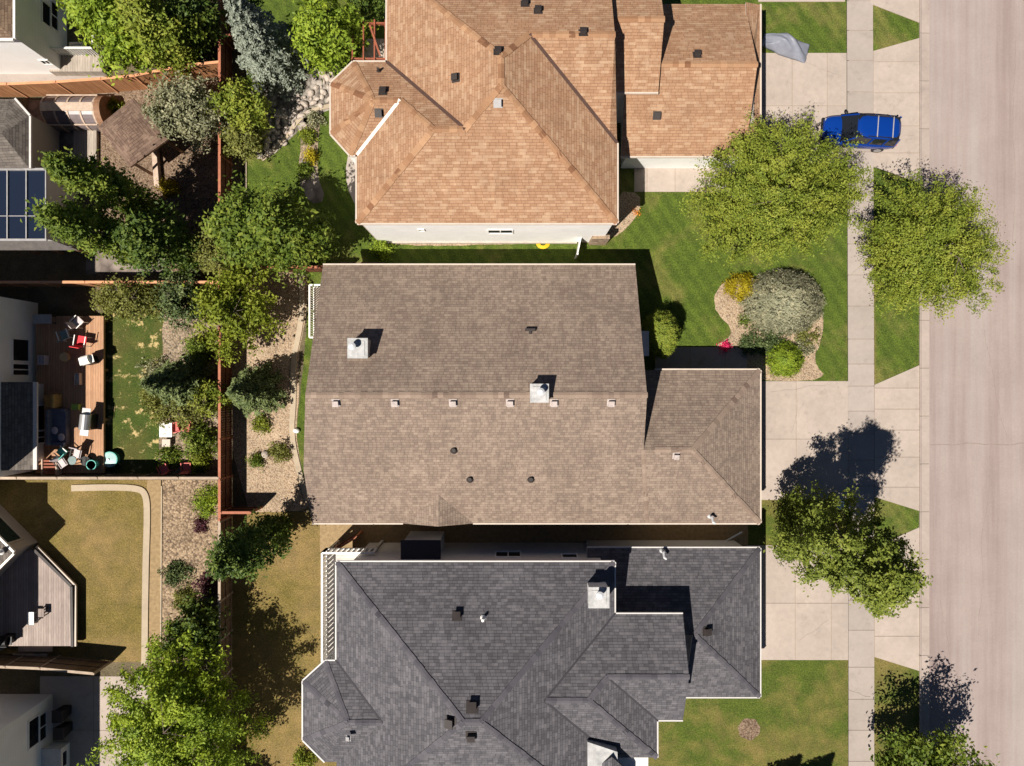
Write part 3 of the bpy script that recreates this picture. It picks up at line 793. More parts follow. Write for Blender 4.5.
# ---------------------------------------------------------------- the orange-roofed house to the north
def orange_house():
    ze = 5.5
    root = thing('house', 'house with an orange tan shingle roof of many hips and a white side wall', 'house', (0, 15, 0))
    m = [M['sh_orange'], M['cream']]
    P = lambda ax, px, py: Plane(ax, at(px, py, ze))
    pS, pE, pW = P((0, 1), 500, 223), P((-1, 0), 617, 150), P((1, 0), 387, 30)
    pN = P((0, -1), 500, -34); pWw = P((1, 0), 357, 190); pNw = P((0, -1), 360, 62)
    pBs = P((0, 1), 353, 155); pBw = P((1, 0), 331, 110); pS2 = P((0, 1), 600, 143)
    zl = level(ze)
    A = meet(pS, pE, pW); B = meet(pN, pE, pW)
    se = meet(pS, pE, zl); sw = meet(pS, pWw, zl)
    wp = meet(pS, pWw, pNw); wr = meet(pS, pNw, pW)          # wing peak, wing ridge end
    v0 = meet(pW, pNw, zl)                                     # valley foot
    xg = 84 / S
    e2t = meet(pE, pS2, pN); e2g = meet(pS2, pN, vert('x', xg)); e2s = meet(pS2, pE, zl)
    e2v = meet(pE, pS2, vert('x', xg)); 
    nw = meet(pN, pW, zl); nE = meet(pN, vert('x', xg), zl)
    roof([[sw, se, A, wr, wp]], m, root)
    # A lies where south, east and west slopes meet
    roof([[se, e2s, e2t, B, A]], m, root)
    roof([[A, B, nw, v0, wr]], m, root)
    roof([[B, e2t, e2g, nE, nw]], m, root)
    roof([[e2t, e2s, meet(pS2, vert('x', xg), vert('y', e2s.y)), e2g]], m, root)
    br = meet(pNw, pBs, pWw); ba = meet(pNw, pBs, pBw)
    s0 = meet(pBs, pWw, zl)
    roof([[sw, wp, br, s0]], m, root)
    n1, n2, w1, s1 = at(353, 62, ze), at(331, 83, ze), at(331, 134, ze), at(350, 155, ze)
    roof([[v0, wr, wp, br, ba, n1]], m, root)
    roof([[n1, ba, n2]], m, root, name='bay_roof'); roof([[n2, ba, w1]], m, root, name='bay_roof'); roof([[w1, ba, s1]], m, root, name='bay_roof')
    roof([[s1, ba, br, s0]], m, root, name='bay_roof')
    caps([(A, se), (A, B), (A, wr), (wr, wp), (wp, sw), (wp, br), (B, nw), (B, e2t), (e2t, e2g), (br, ba), (ba, n1), (ba, n2), (ba, w1), (ba, s1)], M['sh_orange_cap'], root, .32, .32)
    strips([(v0, wr), (e2t, e2s)], M['valley'], root, .17); strips([(br, s0)], M['valley_light'], root, .17)
    # lower east gable and the garage
    z3 = 4.9
    p3S = Plane((0, 1), at(640, 92, z3)); x3 = 129 / S
    r3y = at(640, 21, 6.1).y
    p3N = Plane((0, -1), (0, 2 * r3y - at(640, 92, z3).y, z3))
    def gab(x0, x1, pS_, pN_, z, name='roof'):
        a, b = meet(pS_, pN_, vert('x', x0)), meet(pS_, pN_, vert('x', x1))
        c_, d_ = meet(pS_, level(z), vert('x', x0)), meet(pS_, level(z), vert('x', x1))
        e, f = meet(pN_, level(z), vert('x', x0)), meet(pN_, level(z), vert('x', x1))
        roof([[a, b, d_, c_], [a, e, f, b]], m, root, name=name)
        return a, b, c_, d_, e, f
    g3 = gab(xg - .6, x3, p3S, p3N, z3); caps([(Vector((xg + .05, g3[0].y, g3[0].z)), g3[1])], M['sh_orange_cap'], root, .32, .32)
    z4 = 3.3
    p4S, p4N = Plane((0, 1), at(700, 156, z4)), Plane((0, -1), at(700, 4, z4))
    x4w, x4e = at(621, 150, z4).x, at(757, 64, 5.0).x - .05
    g4 = gab(x4w, x4e, p4S, p4N, z4); caps([(Vector((x3 + .05, g4[0].y, g4[0].z)), g4[1])], M['sh_orange_cap'], root, .32, .32)
    # narrow pent roof below the garage gable
    xo = at(760, 100, z4).x
    pe = MB(); ya, yb = g4[3].y, g4[5].y
    roof([[(xo, ya, z4 - .05), (xo, yb, z4 - .05), (x4e - .08, yb - .1, z4 + .35), (x4e - .08, (ya + yb) / 2, z4 + .65), (x4e - .08, ya + .1, z4 + .35)]], m, root, .12, 'pent_roof')
    gm = M['cream']
    gutters([(sw, se), (se, Vector((se.x, e2s.y, ze))), (g3[2] + Vector((xg - g3[2].x + .1, 0, 0)), g3[3]), (g4[2], g4[3]), ((xo, ya, z4), (xo, yb, z4)), (n2, n1)[::-1], (w1, n2)[::-1], (s1, w1)[::-1], (n1, v0)[::-1], (s0, s1)[::-1], (sw, s0)[::-1], (v0, nw)[::-1]], gm, root, .085)
    wm = M['siding_white']; o = .12
    walls([(sw.x + o, sw.y + o), (se.x - o, sw.y + o), (se.x - o, e2s.y), (xg - .1, e2s.y), (xg - .1, nw.y - .3), (v0.x + o, nw.y - .3), (v0.x + o, v0.y - o), (n1.x, n1.y - o), (n2.x + o, n2.y), (w1.x + o, w1.y), (s1.x, s1.y + o), (sw.x + o, s0.y + o)], ze - .17, wm, root)
    g = MB(); g.prism([(xg - .3, g3[2].y + .2), (x3 - .3, g3[2].y + .2), (x3 - .3, g3[4].y - .3), (xg - .3, g3[4].y - .3)], 0, z3 - .16); g.build('wall', wm, root)
    g = MB(); g.prism([(x4w + .5, g4[2].y + .35), (xo - .35, g4[2].y + .35), (xo - .35, g4[4].y - .35), (x4w + .5, g4[4].y - .35)], 0, z4 - .15); g.build('wall', wm, root)
    for xx, e, s_ in ((xg - .1, (e2s.y + .05, nw.y - .3, e2g.y, ze - .2, e2g.z - .35), 1), (x3 - .3, (g3[2].y + .2, g3[4].y - .3, g3[0].y, z3 - .2, g3[0].z - .35), 1), (x4e - .25, (g4[2].y + .35, g4[4].y - .35, g4[0].y, z4 - .2, g4[0].z - .35), 1)):
        t = MB(); rr = [(xx, e[0], e[3]), (xx, e[1], e[3]), (xx, e[2], e[4])]
        t.add(rr + [(a - .04, b, c_) for a, b, c_ in rr], [(0, 1, 2), (3, 5, 4), (0, 3, 4, 1), (1, 4, 5, 2), (2, 5, 3, 0)]); t.build('gable_wall', wm, root)
    # stone corner, windows, low trim
    Yw = sw.y + o
    st = MB(); a = at(588, 237, 1.6)
    st.box(((at(591, 237, 1.2).x + se.x + .15) / 2, Yw - .06, .9), (se.x + .15 - at(591, 237, 1.2).x, .22, 1.8)); st.build('stone_veneer', M['stone'], root)
    win_y(root, Yw, 489, 233, 512, 229.5, -1); win_y(root, Yw, 420, 230.5, 423, 229, -1, split=0)
    fd = MB().box(((sw.x + se.x) / 2 - .6, Yw - .05, .12), (se.x - sw.x - 2.0, .1, .24)).build('foundation', M['foundation'], root)
    # vents
    for pl, x, y, mm in ((pN, 498, 52, 'vent_dark'), (pS, 498, 103, 'vent_grey'), (pW, 456, 78, 'vent_dark'), (pN, 583, 33, 'vent_dark'), (pN, 538, 11, 'vent_dark'), (pN, 525, 4, 'vent_dark'),
                         (pNw, 383, 92, 'vent_dark'), (p4N, 697, 55, 'vent_dark'), (p4S, 657, 115.5, 'vent_dark'), (pBs, 379, 113, 'vent_dark')):
        box_vent(root, pl, x, y, M[mm], .33, .16)
    pipe_vent(root, pNw, 379, 71, M['vent_dark'], .3, .07)
    d = MB(); d.box((at(758, 70, 1).x - .02 if False else xo - .33, (ya + yb) / 2, 1.15), (.06, 4.9, 2.2)); d.build('garage_door', M['cream'], root)
    # downspout at the south-west corner
    d = MB(); d.bar((sw.x - .02, sw.y + .3, ze - .1), (sw.x - .02, sw.y + .3, .1), .1, .08); d.build('downspout', M['cream'], root)
    return root
orange_house()

# ---------------------------------------------------------------- the charcoal-roofed house to the south
def gray_house():
    ze = 6.1
    root = thing('house', 'house with a charcoal grey hip roof and white deck rail at its back', 'house', (0, -18, 0))
    m = [M['sh_gray'], M['gutter_white']]
    P = lambda ax, px, py: Plane(ax, at(px, py, ze))
    zl = level(ze)
    pN, pW, pE = P((0, -1), 450, 562), P((1, 0), 336.5, 620), P((-1, 0), 614.5, 600)
    pS = P((0, 1), 480, 824)
    pBn, pBs, pBw = P((0, -1), 330, 661), P((0, 1), 330, 762), P((1, 0), 303, 710)
    pN1, pS1, pE1, pS2 = P((0, -1), 640, 614), P((0, 1), 640, 794), P((-1, 0), 657, 740), P((0, 1), 670, 720)
    A, B = meet(pN, pW, pS), meet(pN, pE, pS)
    nw, ne = meet(pN, pW, zl), meet(pN, pE, zl)
    sw, seS = meet(pS, pW, zl), meet(pS, pE, zl)
    roof([[nw, ne, B, A]], m, root)
    bv, bv2, bp = meet(pBn, pW, zl), meet(pBs, pW, zl), meet(pBn, pBs, pW); ba = meet(pBn, pBs, pBw)
    roof([[nw, A, sw, bv2, bp, bv]], m, root)
    roof([[A, B, seS, sw]], m, root)
    b1, b2, b3, b4 = at(325, 661, ze), at(303, 681, ze), at(303, 740, ze), at(325, 762, ze)
    roof([[bv, bp, ba, b1]], m, root, name='bay_roof'); roof([[b1, ba, b2]], m, root, name='bay_roof'); roof([[b2, ba, b3]], m, root, name='bay_roof'); roof([[b3, ba, b4]], m, root, name='bay_roof'); roof([[b4, ba, bp, bv2]], m, root, name='bay_roof')
    v1 = meet(pE, pN1, zl)
    # ridge one sits where the two wing slopes cross above y = 703
    pS1 = Plane((0, 1), (0, 2 * at(560, 703, 8.0).y - at(640, 614, ze).y, ze))
    r1w = meet(pE, pN1, pS1); r1e = meet(pE1, pN1, pS1)
    xg = 145.7 / S
    r2w = meet(pE1, pN1, pS2); r2e = meet(pN1, pS2, vert('x', xg))
    n1e = meet(pN1, zl, vert('x', xg)); s2e = meet(pS2, zl, vert('x', xg)); s2w = meet(pS2, pE1, zl)
    sv = meet(pE, pS1, zl); s1e = meet(pS1, pE1, zl)
    roof([[ne, v1, r1w, sv, seS, B]], m, root)
    roof([[v1, n1e, r2e, r2w, r1e, r1w]], m, root)
    roof([[r2w, r2e, s2e, s2w]], m, root)
    roof([[r1e, r2w, s2w, s1e]], m, root)
    roof([[r1w, r1e, s1e, sv]], m, root)
    caps([(A, nw), (A, B), (B, ne), (A, sw), (B, seS), (bp, ba), (ba, b1), (ba, b2), (ba, b3), (r1w, r1e), (r1e, r2w), (r2w, r2e), (r1e, s1e)], M['sh_gray_cap'], root, .28, .3)
    strips([(bp, bv), (r1w, v1), (r1w, sv), (r2w, s2w)], M['sh_gray_cap'], root, .1, .015)
    # garage
    zg = 3.4
    gN, gS, gE = Plane((0, -1), at(700, 548, zg)), Plane((0, 1), at(720, 697, zg)), Plane((-1, 0), at(760, 620, zg))
    xw = at(587, 548, zg).x
    gr = meet(gN, gS, gE); gw = meet(gN, gS, vert('x', xw)); gne, gse = meet(gN, gE, level(zg)), meet(gS, gE, level(zg))
    gnw, gsw = meet(gN, level(zg), vert('x', xw)), meet(gS, level(zg), vert('x', at(684, 697, zg).x))
    gsm = meet(gN, gS, vert('x', gsw.x))
    roof([[gw, gr, gne, gnw], [gr, gse, gne], [gsm, gsw, gse, gr]], m, root)
    caps([(gsm, gr), (gr, gne), (gr, gse)], M['sh_gray_cap'], root, .28, .3)
    gutters([(ne, nw), (v1, ne), (n1e, v1), (gne, gnw), (gse, gne), (gsw, gse), (s2w, s2e), (s1e, s2w), (nw, bv), (bv, b1), (b1, b2), (b2, b3), (b3, b4)], M['gutter_white'], root, .07)
    wm = M['siding_grey']; o = .42
    walls([(nw.x + o, nw.y - o), (ne.x - o, nw.y - o), (ne.x - o, v1.y - o), (xg - o, v1.y - o), (xg - o, s2e.y + o), (s2w.x - o, s2e.y + o), (s2w.x - o, s1e.y + 1), (s2w.x - o, seS.y + 1), (nw.x + o, seS.y + 1), (nw.x + o, b4.y + .3), (b4.x, b4.y + .3), (b3.x + o, b3.y), (b2.x + o, b2.y), (b1.x, b1.y - .3), (nw.x + o, bv.y - .3)], ze - .16, wm, root)
    walls([(xw + .3, gne.y - .35), (gne.x - .35, gne.y - .35), (gne.x - .35, gse.y + .35), (xw + .3, gse.y + .35)], zg - .16, wm, root)
    t = MB(); xx = xg - o
    rr = [(xx, v1.y - o, ze - .2), (xx, s2e.y + o, ze - .2), (xx, r2e.y, r2e.z - .35)]
    t.add(rr + [(a - .04, b, c_) for a, b, c_ in rr], [(0, 1, 2), (3, 5, 4), (0, 3, 4, 1), (1, 4, 5, 2), (2, 5, 3, 0)]); t.build('gable_wall', wm, root)
    Yw = nw.y - o
    win_y(root, Yw, 496, 557, 520, 552, 1); win_y(root, Yw, 563, 558, 576, 554.5, 1, split=0)
    # cantilevered fireplace box
    a, b = at(404, 547, 3.4), at(440, 547, 3.4)
    bx = MB().box(((a.x + b.x) / 2, Yw + .45, 2.4), (b.x - a.x, .9, 2.9)).build('fireplace_bay', wm, root)
    MB().prism([(a.x - .1, Yw), (b.x + .1, Yw), (b.x + .1, Yw + 1.05), (a.x - .1, Yw + 1.05)], 3.86, 3.95).build('bay_cap', M['sh_gray_cap'], bx)
    # chimney and vents
    chimney(root, pN, 597, 593, 1.05, .7, wm, M['cap'], (0, .25))
    box_vent(root, pN, 457, 616, M['vent_dark'], .36, .2); pipe_vent(root, pN, 483, 618, M['white'], .4, .07)
    box_vent(root, pN, 472, 707, M['vent_dark'], .42, .22); box_vent(root, pW, 451, 722, M['vent_dark'], .42, .22); box_vent(root, pS, 471, 735, M['vent_dark'], .38, .2)
    box_vent(root, pBw, 349, 738, M['vent_grey'], .2, .08)
    pipe_vent(root, gN, 662, 551, M['galv'], .45, .07, None, True); box_vent(root, gE, 706, 631, M['vent_dark'], .36, .2)
    # white saddle and its little grey roof in the southern valley
    sd = MB(); zq = 7.0
    q = [at(587.5, 742, zq), at(617.5, 752, zq), at(617.5, 759, zq), at(611, 761, zq), at(588, 790, zq)]
    sd.prism([(p.x, p.y) for p in q], zq - .8, zq); sd.build('saddle_flashing', M['cap'], root)
    zq = 7.15
    roof([[at(598, 766, zq - .25), at(612, 757, zq + .1), at(612, 790, zq + .1), at(598, 800, zq - .25)], [at(612, 757, zq + .1), at(632, 775, zq - .5), at(632, 800, zq - .5), at(612, 790, zq + .1)]], [M['sh_gray'], M['sh_gray_cap']], root, .15, 'dormer_roof')
    # raised deck round the back corner with white rail
    z1, z2 = 2.3, 3.3
    a = at(322, 553, z2); b = at(322, 663, z2)
    xi = nw.x + o
    c_ = at(373, 553, z2)
    dk = MB(); dk.prism([(a.x, a.y), (c_.x, a.y), (c_.x, Yw - .02), (xi - .01, Yw - .02), (xi - .01, b.y), (a.x, b.y)], z1 - .22, z1)
    for x, y in ((a.x + .1, a.y - .1), (c_.x - .1, a.y - .1), (a.x + .1, b.y + .1), (a.x + .1, (a.y + b.y) / 2)): dk.box((x, y, (z1 - .2) / 2), (.15, .15, z1 - .2))
    deck = dk.build('deck', M['deck_white'], root)
    rl = MB()
    def rail(p, q):
        p, q = Vector(p), Vector(q); n = int((q - p).length / .27)
        rl.bar(p + Vector((0, 0, z2)), q + Vector((0, 0, z2)), .10, .07); rl.bar(p + Vector((0, 0, z1 + .1)), q + Vector((0, 0, z1 + .1)), .06, .05)
        for i in range(n + 1):
            w = p.lerp(q, i / n); rl.box((w.x, w.y, (z1 + z2) / 2), (.11, .11, z2 - z1))
    rail((a.x, a.y, 0), (c_.x, a.y, 0)); rail((a.x, a.y, 0), (a.x, b.y, 0))
    rl.build('railing', M['white'], deck)
    d = MB(); d.box((gne.x - .33, (gne.y + gse.y) / 2, 1.15), (.06, 4.9, 2.2)); d.build('garage_door', M['white'], root)
    return root
gray_house()

# ---------------------------------------------------------------- the houses along the west edge
def hip(parent, x0, x1, y0, y1, z, m, pitch=.45, thick=.18):
    w, d = x1 - x0, y1 - y0
    if w >= d: a, b = (x0 + d / 2, (y0 + y1) / 2), (x1 - d / 2, (y0 + y1) / 2)
    else: a, b = ((x0 + x1) / 2, y0 + w / 2), ((x0 + x1) / 2, y1 - w / 2)
    zr = z + min(w, d) / 2 * pitch
    A, B = Vector((*a, zr)), Vector((*b, zr))
    c = [Vector((x0, y0, z)), Vector((x1, y0, z)), Vector((x1, y1, z)), Vector((x0, y1, z))]
    if w >= d: f = [[c[0], c[1], B, A], [c[1], c[2], B], [c[2], c[3], A, B], [c[3], c[0], A]]
    else: f = [[c[0], c[1], A], [c[1], c[2], B, A], [c[2], c[3], B], [c[3], c[0], A, B]]
    return roof(f, m, parent, thick)

def west_houses():
    # 1 far north-west
    x, y = G(67, 74)
    r1 = thing('house', 'white sided house with tan roof edge at the top left corner, its south wall sunlit', 'house', (x - 5, y + 5, 0))
    walls([(x - 11, y), (x, y), (x, y + 12), (x - 11, y + 12)], 4.85, M['siding_white'], r1)
    hip(r1, x - 11.4, x + .3, y - .3, y + 12.4, 4.9, [M['sh_tan'], M['white']])
    win_x(r1, x, 42, 1, 49.5, 27, .0); win_x(r1, x, 51, 1, 57, 31, .5)
    win_y(r1, y, 40, 60, 52, 63.5, -1)
    gutters([((x + .3, y - .3, 4.9), (x + .3, y + 12.4, 4.9)), ((x - 11.4, y - .3, 4.9), (x + .3, y - .3, 4.9))], M['white'], r1, .12)
    d = MB(); a, b = G(56, 60), G(108, 76); d.box(((a[0] + b[0]) / 2, (a[1] + b[1]) / 2, .3), (b[0] - a[0], a[1] - b[1], .6)); dk = d.build('deck', M['deck_tan'], r1)
    rl = MB()
    y0 = a[1]
    rl.bar((a[0], y0, 1.5), (b[0], y0, 1.5), .1, .07); rl.bar((b[0], y0, 1.5), (b[0], y0 + 2.0, 1.5), .1, .07)
    for i in range(20): rl.box((a[0] + (b[0] - a[0]) * i / 19, y0, 1.05), (.05, .05, .9))
    for i in range(12): rl.box((b[0], y0 + 2.0 * i / 11, .75), (.05, .05, 1.5))
    rl.build('railing', M['white'], dk)
    # 2 with the glass sunroom
    r2 = thing('house', 'low grey shingled house with a blue glass sunroom on its south side', 'house', (-29, 12, 0))
    z = 3.2; e = lambda px, py, h=z: at(px, py, h)
    rw, rm = e(-90, 134, 4.3), e(2, 134, 4.1)
    roof([[e(-90, 99), e(9, 99), rm, rw], [e(9, 99), e(14, 99), e(29, 116), rm], [e(29, 116), e(29, 168), rm], [e(29, 168), e(-90, 168), rw, rm]], [M['sh_west'], M['fascia_grey']], r2)
    gutters([(e(29, 168), e(29, 116)), (e(29, 116), e(14, 99))], M['fascia_grey'], r2)
    walls([(e(-90, 99).x, e(0, 101).y), (e(27, 99).x - .3, e(0, 101).y - .5), (e(27, 99).x - .3, e(0, 168).y), (e(-90, 99).x, e(0, 168).y)], 3.05, M['siding_tan'], r2)
    zs = 2.9
    p0, p1 = at(-90, 169.5, zs), at(46.5, 240, zs)
    fr = MB()
    sr = MB().box(((p0.x + p1.x) / 2, (p0.y + p1.y) / 2, zs - .05), (p1.x - p0.x - .05, p0.y - p1.y - .05, .06)).build('sunroom_roof', M['sunglass'], r2)
    for px in (-48, -29, -10, 7.5, 26.5, 46): 
        q = at(px, 200, zs + .03); fr.box((q.x, (p0.y + p1.y) / 2, zs + .03), (.06, p0.y - p1.y, .08))
    for yy in (p0.y, p1.y): fr.box(((p0.x + p1.x) / 2, yy, zs + .032), (p1.x - p0.x + .1, .12, .1))
    fr.box(((p0.x + p1.x) / 2, p1.y + (p0.y - p1.y) * .34, zs + .0), (p1.x - p0.x, .04, .06))
    fr.build('sunroom_frame', M['vent_grey'], sr)
    walls([(p0.x, p1.y + .1), (p1.x - .1, p1.y + .1), (p1.x - .1, p0.y - .1), (p0.x, p0.y - .1)], 2.75, M['siding_grey'], r2)
    q0, q1 = at(-90, 242, 1.7), at(78, 250, 1.7)
    MB().add([(q0.x, q0.y, 2.2), (q1.x - 1.2, q0.y, 2.2), (q1.x, q1.y, 1.7), (q0.x, q1.y, 1.7), (q0.x, q0.y, 2.08), (q1.x - 1.2, q0.y, 2.08), (q1.x, q1.y, 1.58), (q0.x, q1.y, 1.58)], [(3, 2, 1, 0), (4, 5, 6, 7), (3, 7, 6, 2), (1, 2, 6, 5), (0, 1, 5, 4), (0, 4, 7, 3)]).build('lean_to_roof', M['dark_roof'], r2)
    for px in (20, 45, 72): 
        q = at(px, 250, 1.6); MB().box((q.x, q.y + .1, .8), (.12, .12, 1.6)).build('post', M['wood'], r2)
    # 3 beside the cluttered deck
    X = G(38, 0)[0]
    r3 = thing('house', 'tall white walled house at the left edge behind the cluttered orange deck', 'house', (X - 5, 0, 0))
    ya, yb = G(0, 470)[1], G(0, 303)[1]
    walls([(X - 10, ya), (X, ya), (X, yb), (X - 10, yb)], 7.2, M['siding_white'], r3)
    hip(r3, X - 10.4, X + .25, ya - .3, yb + .3, 7.25, [M['sh_west'], M['white']])
    win_x(r3, X, 12.5, 339, 28, 361, 0); win_x(r3, X, 12.5, 364, 28, 375, .5)
    lx = at(33, 0, 2.5).x; y0, y1 = at(0, 382, 2.5).y, at(0, 469.5, 2.5).y
    roof([[(X, y0, 3.0), (X, y1, 3.0), (lx, y1, 2.5), (lx, y0, 2.5)]], [M['sh_west'], M['fascia_grey']], r3, .15, 'lean_to_roof')
    gutters([((lx, y1, 2.5), (lx, y0, 2.5))], M['fascia_grey'], r3, .22)
    x5 = G(50, 0)[0]
    walls([(X, y1 + .3), (x5, y1 + .3), (x5, y0 - .1), (X, y0 - .1)], 2.25, M['siding_grey'], r3)
    win_x(r3, x5, 37, 406, 45.5, 429, 0); win_x(r3, x5, 37, 432, 45.5, 442, .5)
    zd = .55
    dq = [at(36, 303, zd), at(103.5, 316, zd), at(103.5, 473, zd), at(36, 473, zd)]
    dk = MB().prism([(dq[0].x, dq[1].y), (dq[1].x, dq[1].y), (dq[2].x, dq[2].y), (dq[3].x, dq[3].y)], zd - .18, zd)
    for py in (320, 370, 420, 468): q = at(102, py, zd); dk.box((q.x, q.y, .19), (.15, .15, .38))
    dk.build('deck', M['deck_orange'], r3)
    # 4 diagonal bay and weathered deck
    r4 = thing('house', 'house at the left edge with a diagonal corner bay and a weathered grey deck', 'house', (-30, -12, 0))
    cn = at(13, 553, 2.65); k_ = 4.5
    roof([[cn, cn + Vector((-k_, k_, 0)), cn + Vector((-2 * k_, 0, 1.2)), cn + Vector((-k_, -k_, 0))]], [M['sh_west'], M['white']], r4, .18)
    gutters([(cn, cn + Vector((-k_, k_, 0))), (cn + Vector((-k_, -k_, 0)), cn)], M['white'], r4, .12)
    i = .3
    walls([(cn.x - i * 1.4, cn.y), (cn.x - k_, cn.y + k_ - i * 1.4), (cn.x - 2 * k_ + 1, cn.y), (cn.x - k_, cn.y - k_ + i * 1.4)], 2.55, M['siding_tan'], r4)
    w = MB(); c0 = Vector((cn.x - i * 1.4, cn.y, 0)); dd = Vector((-1, 1, 0)).normalized(); nn = Vector((1, 1, 0)).normalized()
    def slab(b, s0, s1, z0, z1, d0, d1):
        p = c0 + dd * (s0 + s1) / 2 + nn * (d0 + d1) / 2; b.box((p.x, p.y, (z0 + z1) / 2), (s1 - s0, d1 - d0, z1 - z0), rz=math.radians(135))
    slab(w, .5, 2.7, 2.0, 2.07, -.03, .05); slab(w, .5, 2.7, .8, .87, -.03, .05); slab(w, .5, .57, .87, 2.0, -.03, .05); slab(w, 2.63, 2.7, .87, 2.0, -.03, .05)
    wo = w.build('window', M['cream'], r4); w = MB(); slab(w, .57, 2.63, .87, 2.0, -.02, .02); w.build('pane', M['skyglass'], wo)
    X4 = -501 / S
    walls([(X4 - 8, G(0, 648)[1]), (X4 - .3, G(0, 648)[1]), (X4 - .3, G(0, 523)[1]), (X4 - 8, G(0, 523)[1])], 4.95, M['siding_tan'], r4)
    hip(r4, X4 - 8.3, X4, G(0, 652)[1], G(0, 519)[1], 5.0, [M['sh_west'], M['white']])
    pipe_vent(r4, Plane((-1, 0), cn), 1, 552, M['white'], .3, .08)
    zd = .5
    pl = [at(37, 546, zd), at(76, 585.5, zd), at(76, 646, zd), at(-30, 646, zd), at(-30, 580, zd)]
    dk = MB().prism([(p.x, p.y) for p in pl], zd - .15, zd); dko = dk.build('deck', M['deck_grey'], r4)
    ed = MB()
    for a, b in ((pl[0], pl[1]), (pl[1], pl[2])):
        ed.bar(a + Vector((0, 0, .02)), b + Vector((0, 0, .02)), .10, .10)
    ed.build('deck_edge', M['cream'], dko)
    sk = MB()
    for a, b in ((pl[0], pl[1]), (pl[1], pl[2])):
        d = (b - a).normalized(); n = Vector((-d.y, d.x, 0)) * -.0
        inn = Vector((d.y, -d.x, 0)) * .16
        sk.bar(a + inn + Vector((0, 0, .16)), b + inn + Vector((0, 0, .06)), .16, .12)
    sk.build('deck_kerb', M['vent_dark'], dko)
    stp = MB()
    for j, (px0, px1, py, zz) in enumerate(((18, 52, 649, .34), (13, 47, 656, .17))):
        a, b = at(px0, py, zz), at(px1, py, zz); stp.box(((a.x + b.x) / 2, a.y, zz - .02), (b.x - a.x, .30, .05)); stp.box(((a.x + b.x) / 2, a.y + .12, zz / 2 - .03), (b.x - a.x, .03, zz))
    stp.build('stairs', M['wood_pale'], dko)
    # 5 bottom left
    X5, Y5 = G(53, 694)
    r5 = thing('house', 'pale grey walled house at the bottom left corner beside a concrete patio', 'house', (X5 - 5, Y5 - 5, 0))
    walls([(X5 - 10, Y5 - 10), (X5, Y5 - 10), (X5, Y5), (X5 - 10, Y5)], 6.05, M['siding_white'], r5)
    hip(r5, X5 - 10.4, X5 + .15, Y5 - 10.4, Y5 + .3, 6.1, [M['sh_west'], M['white']])
    win_x(r5, X5, 28.5, 722, 38, 742, 0); win_x(r5, X5, 39.5, 716, 45.5, 737, .5)
    a, b = G(53, 742), G(70, 790)
    pr = MB().box(((a[0] + b[0]) / 2, (a[1] + b[1]) / 2, .5), (b[0] - a[0], a[1] - b[1], 1.0)); pr.build('entry_bay', M['siding_white'], r5)
    MB().box(((a[0] + b[0]) / 2 + .08, (a[1] + b[1]) / 2 + .05, 1.04), (b[0] - a[0] + .15, a[1] - b[1] + .2, .07)).build('bay_cap', M['fascia_grey'], r5)
    win_x(r5, b[0], 62, 753, 66, 764, 0)
west_houses()

# ------------------------------------------------------------------ fences
def fence(label, pts, m, mc, h=1.8, step=2.35, cat='fence', name='fence', group=None):
    P = [Vector((*G(*p), 0)) for p in pts]
    root = thing(name, label, cat, P[0], group)
    seg = []
    posts = []
    for i in range(len(P) - 1):
        a, b = P[i], P[i + 1]; n = max(1, round((b - a).length / step))
        for j in range(n): seg.append((a.lerp(b, j / n), a.lerp(b, (j + 1) / n)))
    pn, cp, rl = MB(), MB(), MB()
    for a, b in seg:
        d = (b - a).normalized(); n = Vector((-d.y, d.x, 0))
        L_ = (b - a).length; k_ = max(1, int(L_ / .145)); rr = random.Random(int(a.x * 77 + a.y * 13))
        for j in range(k_):      # single boards, each a little out of line
            q = a + d * (L_ * (j + .5) / k_) + n * rr.uniform(-.006, .006)
            pn.box((q.x, q.y, (h - .05) / 2 + .03), (L_ / k_ - .008, .022, h - .06 + rr.uniform(-.01, .01)), rz=math.atan2(d.y, d.x))
        cp.bar(a + Vector((0, 0, h + .0)), b + Vector((0, 0, h + .0)), .15, .045)
        for zz in (.35, h * .55): rl.bar(a + n * .04 + Vector((0, 0, zz)), b + n * .04 + Vector((0, 0, zz)), .045, .09)
    pn.build('fence_panel', m, root); cp.build('cap_rail', mc, root); rl.build('rail', m, root)
    allp = [s_[0] for s_ in seg] + [seg[-1][1]]
    for p in allp:
        MB().box((p.x, p.y, (h + .06) / 2), (.11, .11, h + .06)).build('post', mc, root)
    return root
# long fence along the rear lot line: three stretches of different stain
fence('red stained rear lot fence beside the tall dark trees and blue spruce, north stretch', [(232.2, -30), (232.2, 282)], M['fence_red'], M['fence_red_cap'])
fence('red stained rear lot fence between the tan gravel bed and the pine trees, middle stretch', [(232.2, 283), (232.2, 514)], M['fence_red'], M['fence_red_cap'])
fence('weathered brown rear lot fence behind the dry lawn of the charcoal-roofed house', [(232.2, 516), (232.2, 820)], M['fence_brown'], M['fence_brown_cap'])
fence('sunlit orange cedar fence curving past the curved greenhouse and gazebo', [(-40, 97), (28, 97), (75, 95), (118, 92), (150, 89), (175, 84), (200, 79), (231, 76)], M['fence'], M['fence_cap'])
fence('orange cedar fence between the sunroom garden and the orange deck', [(-40, 286.5), (60, 286.5), (231, 286.5)], M['fence'], M['fence_cap'])
fence('dark weathered fence between the orange deck and the dry square lawn', [(-40, 474), (231, 474)], M['fence_brown'], M['fence_brown_cap'])
fence('weathered fence below the grey deck steps beside the concrete patio', [(-40, 652), (60, 656), (112, 661)], M['fence_brown'], M['fence_brown_cap'])
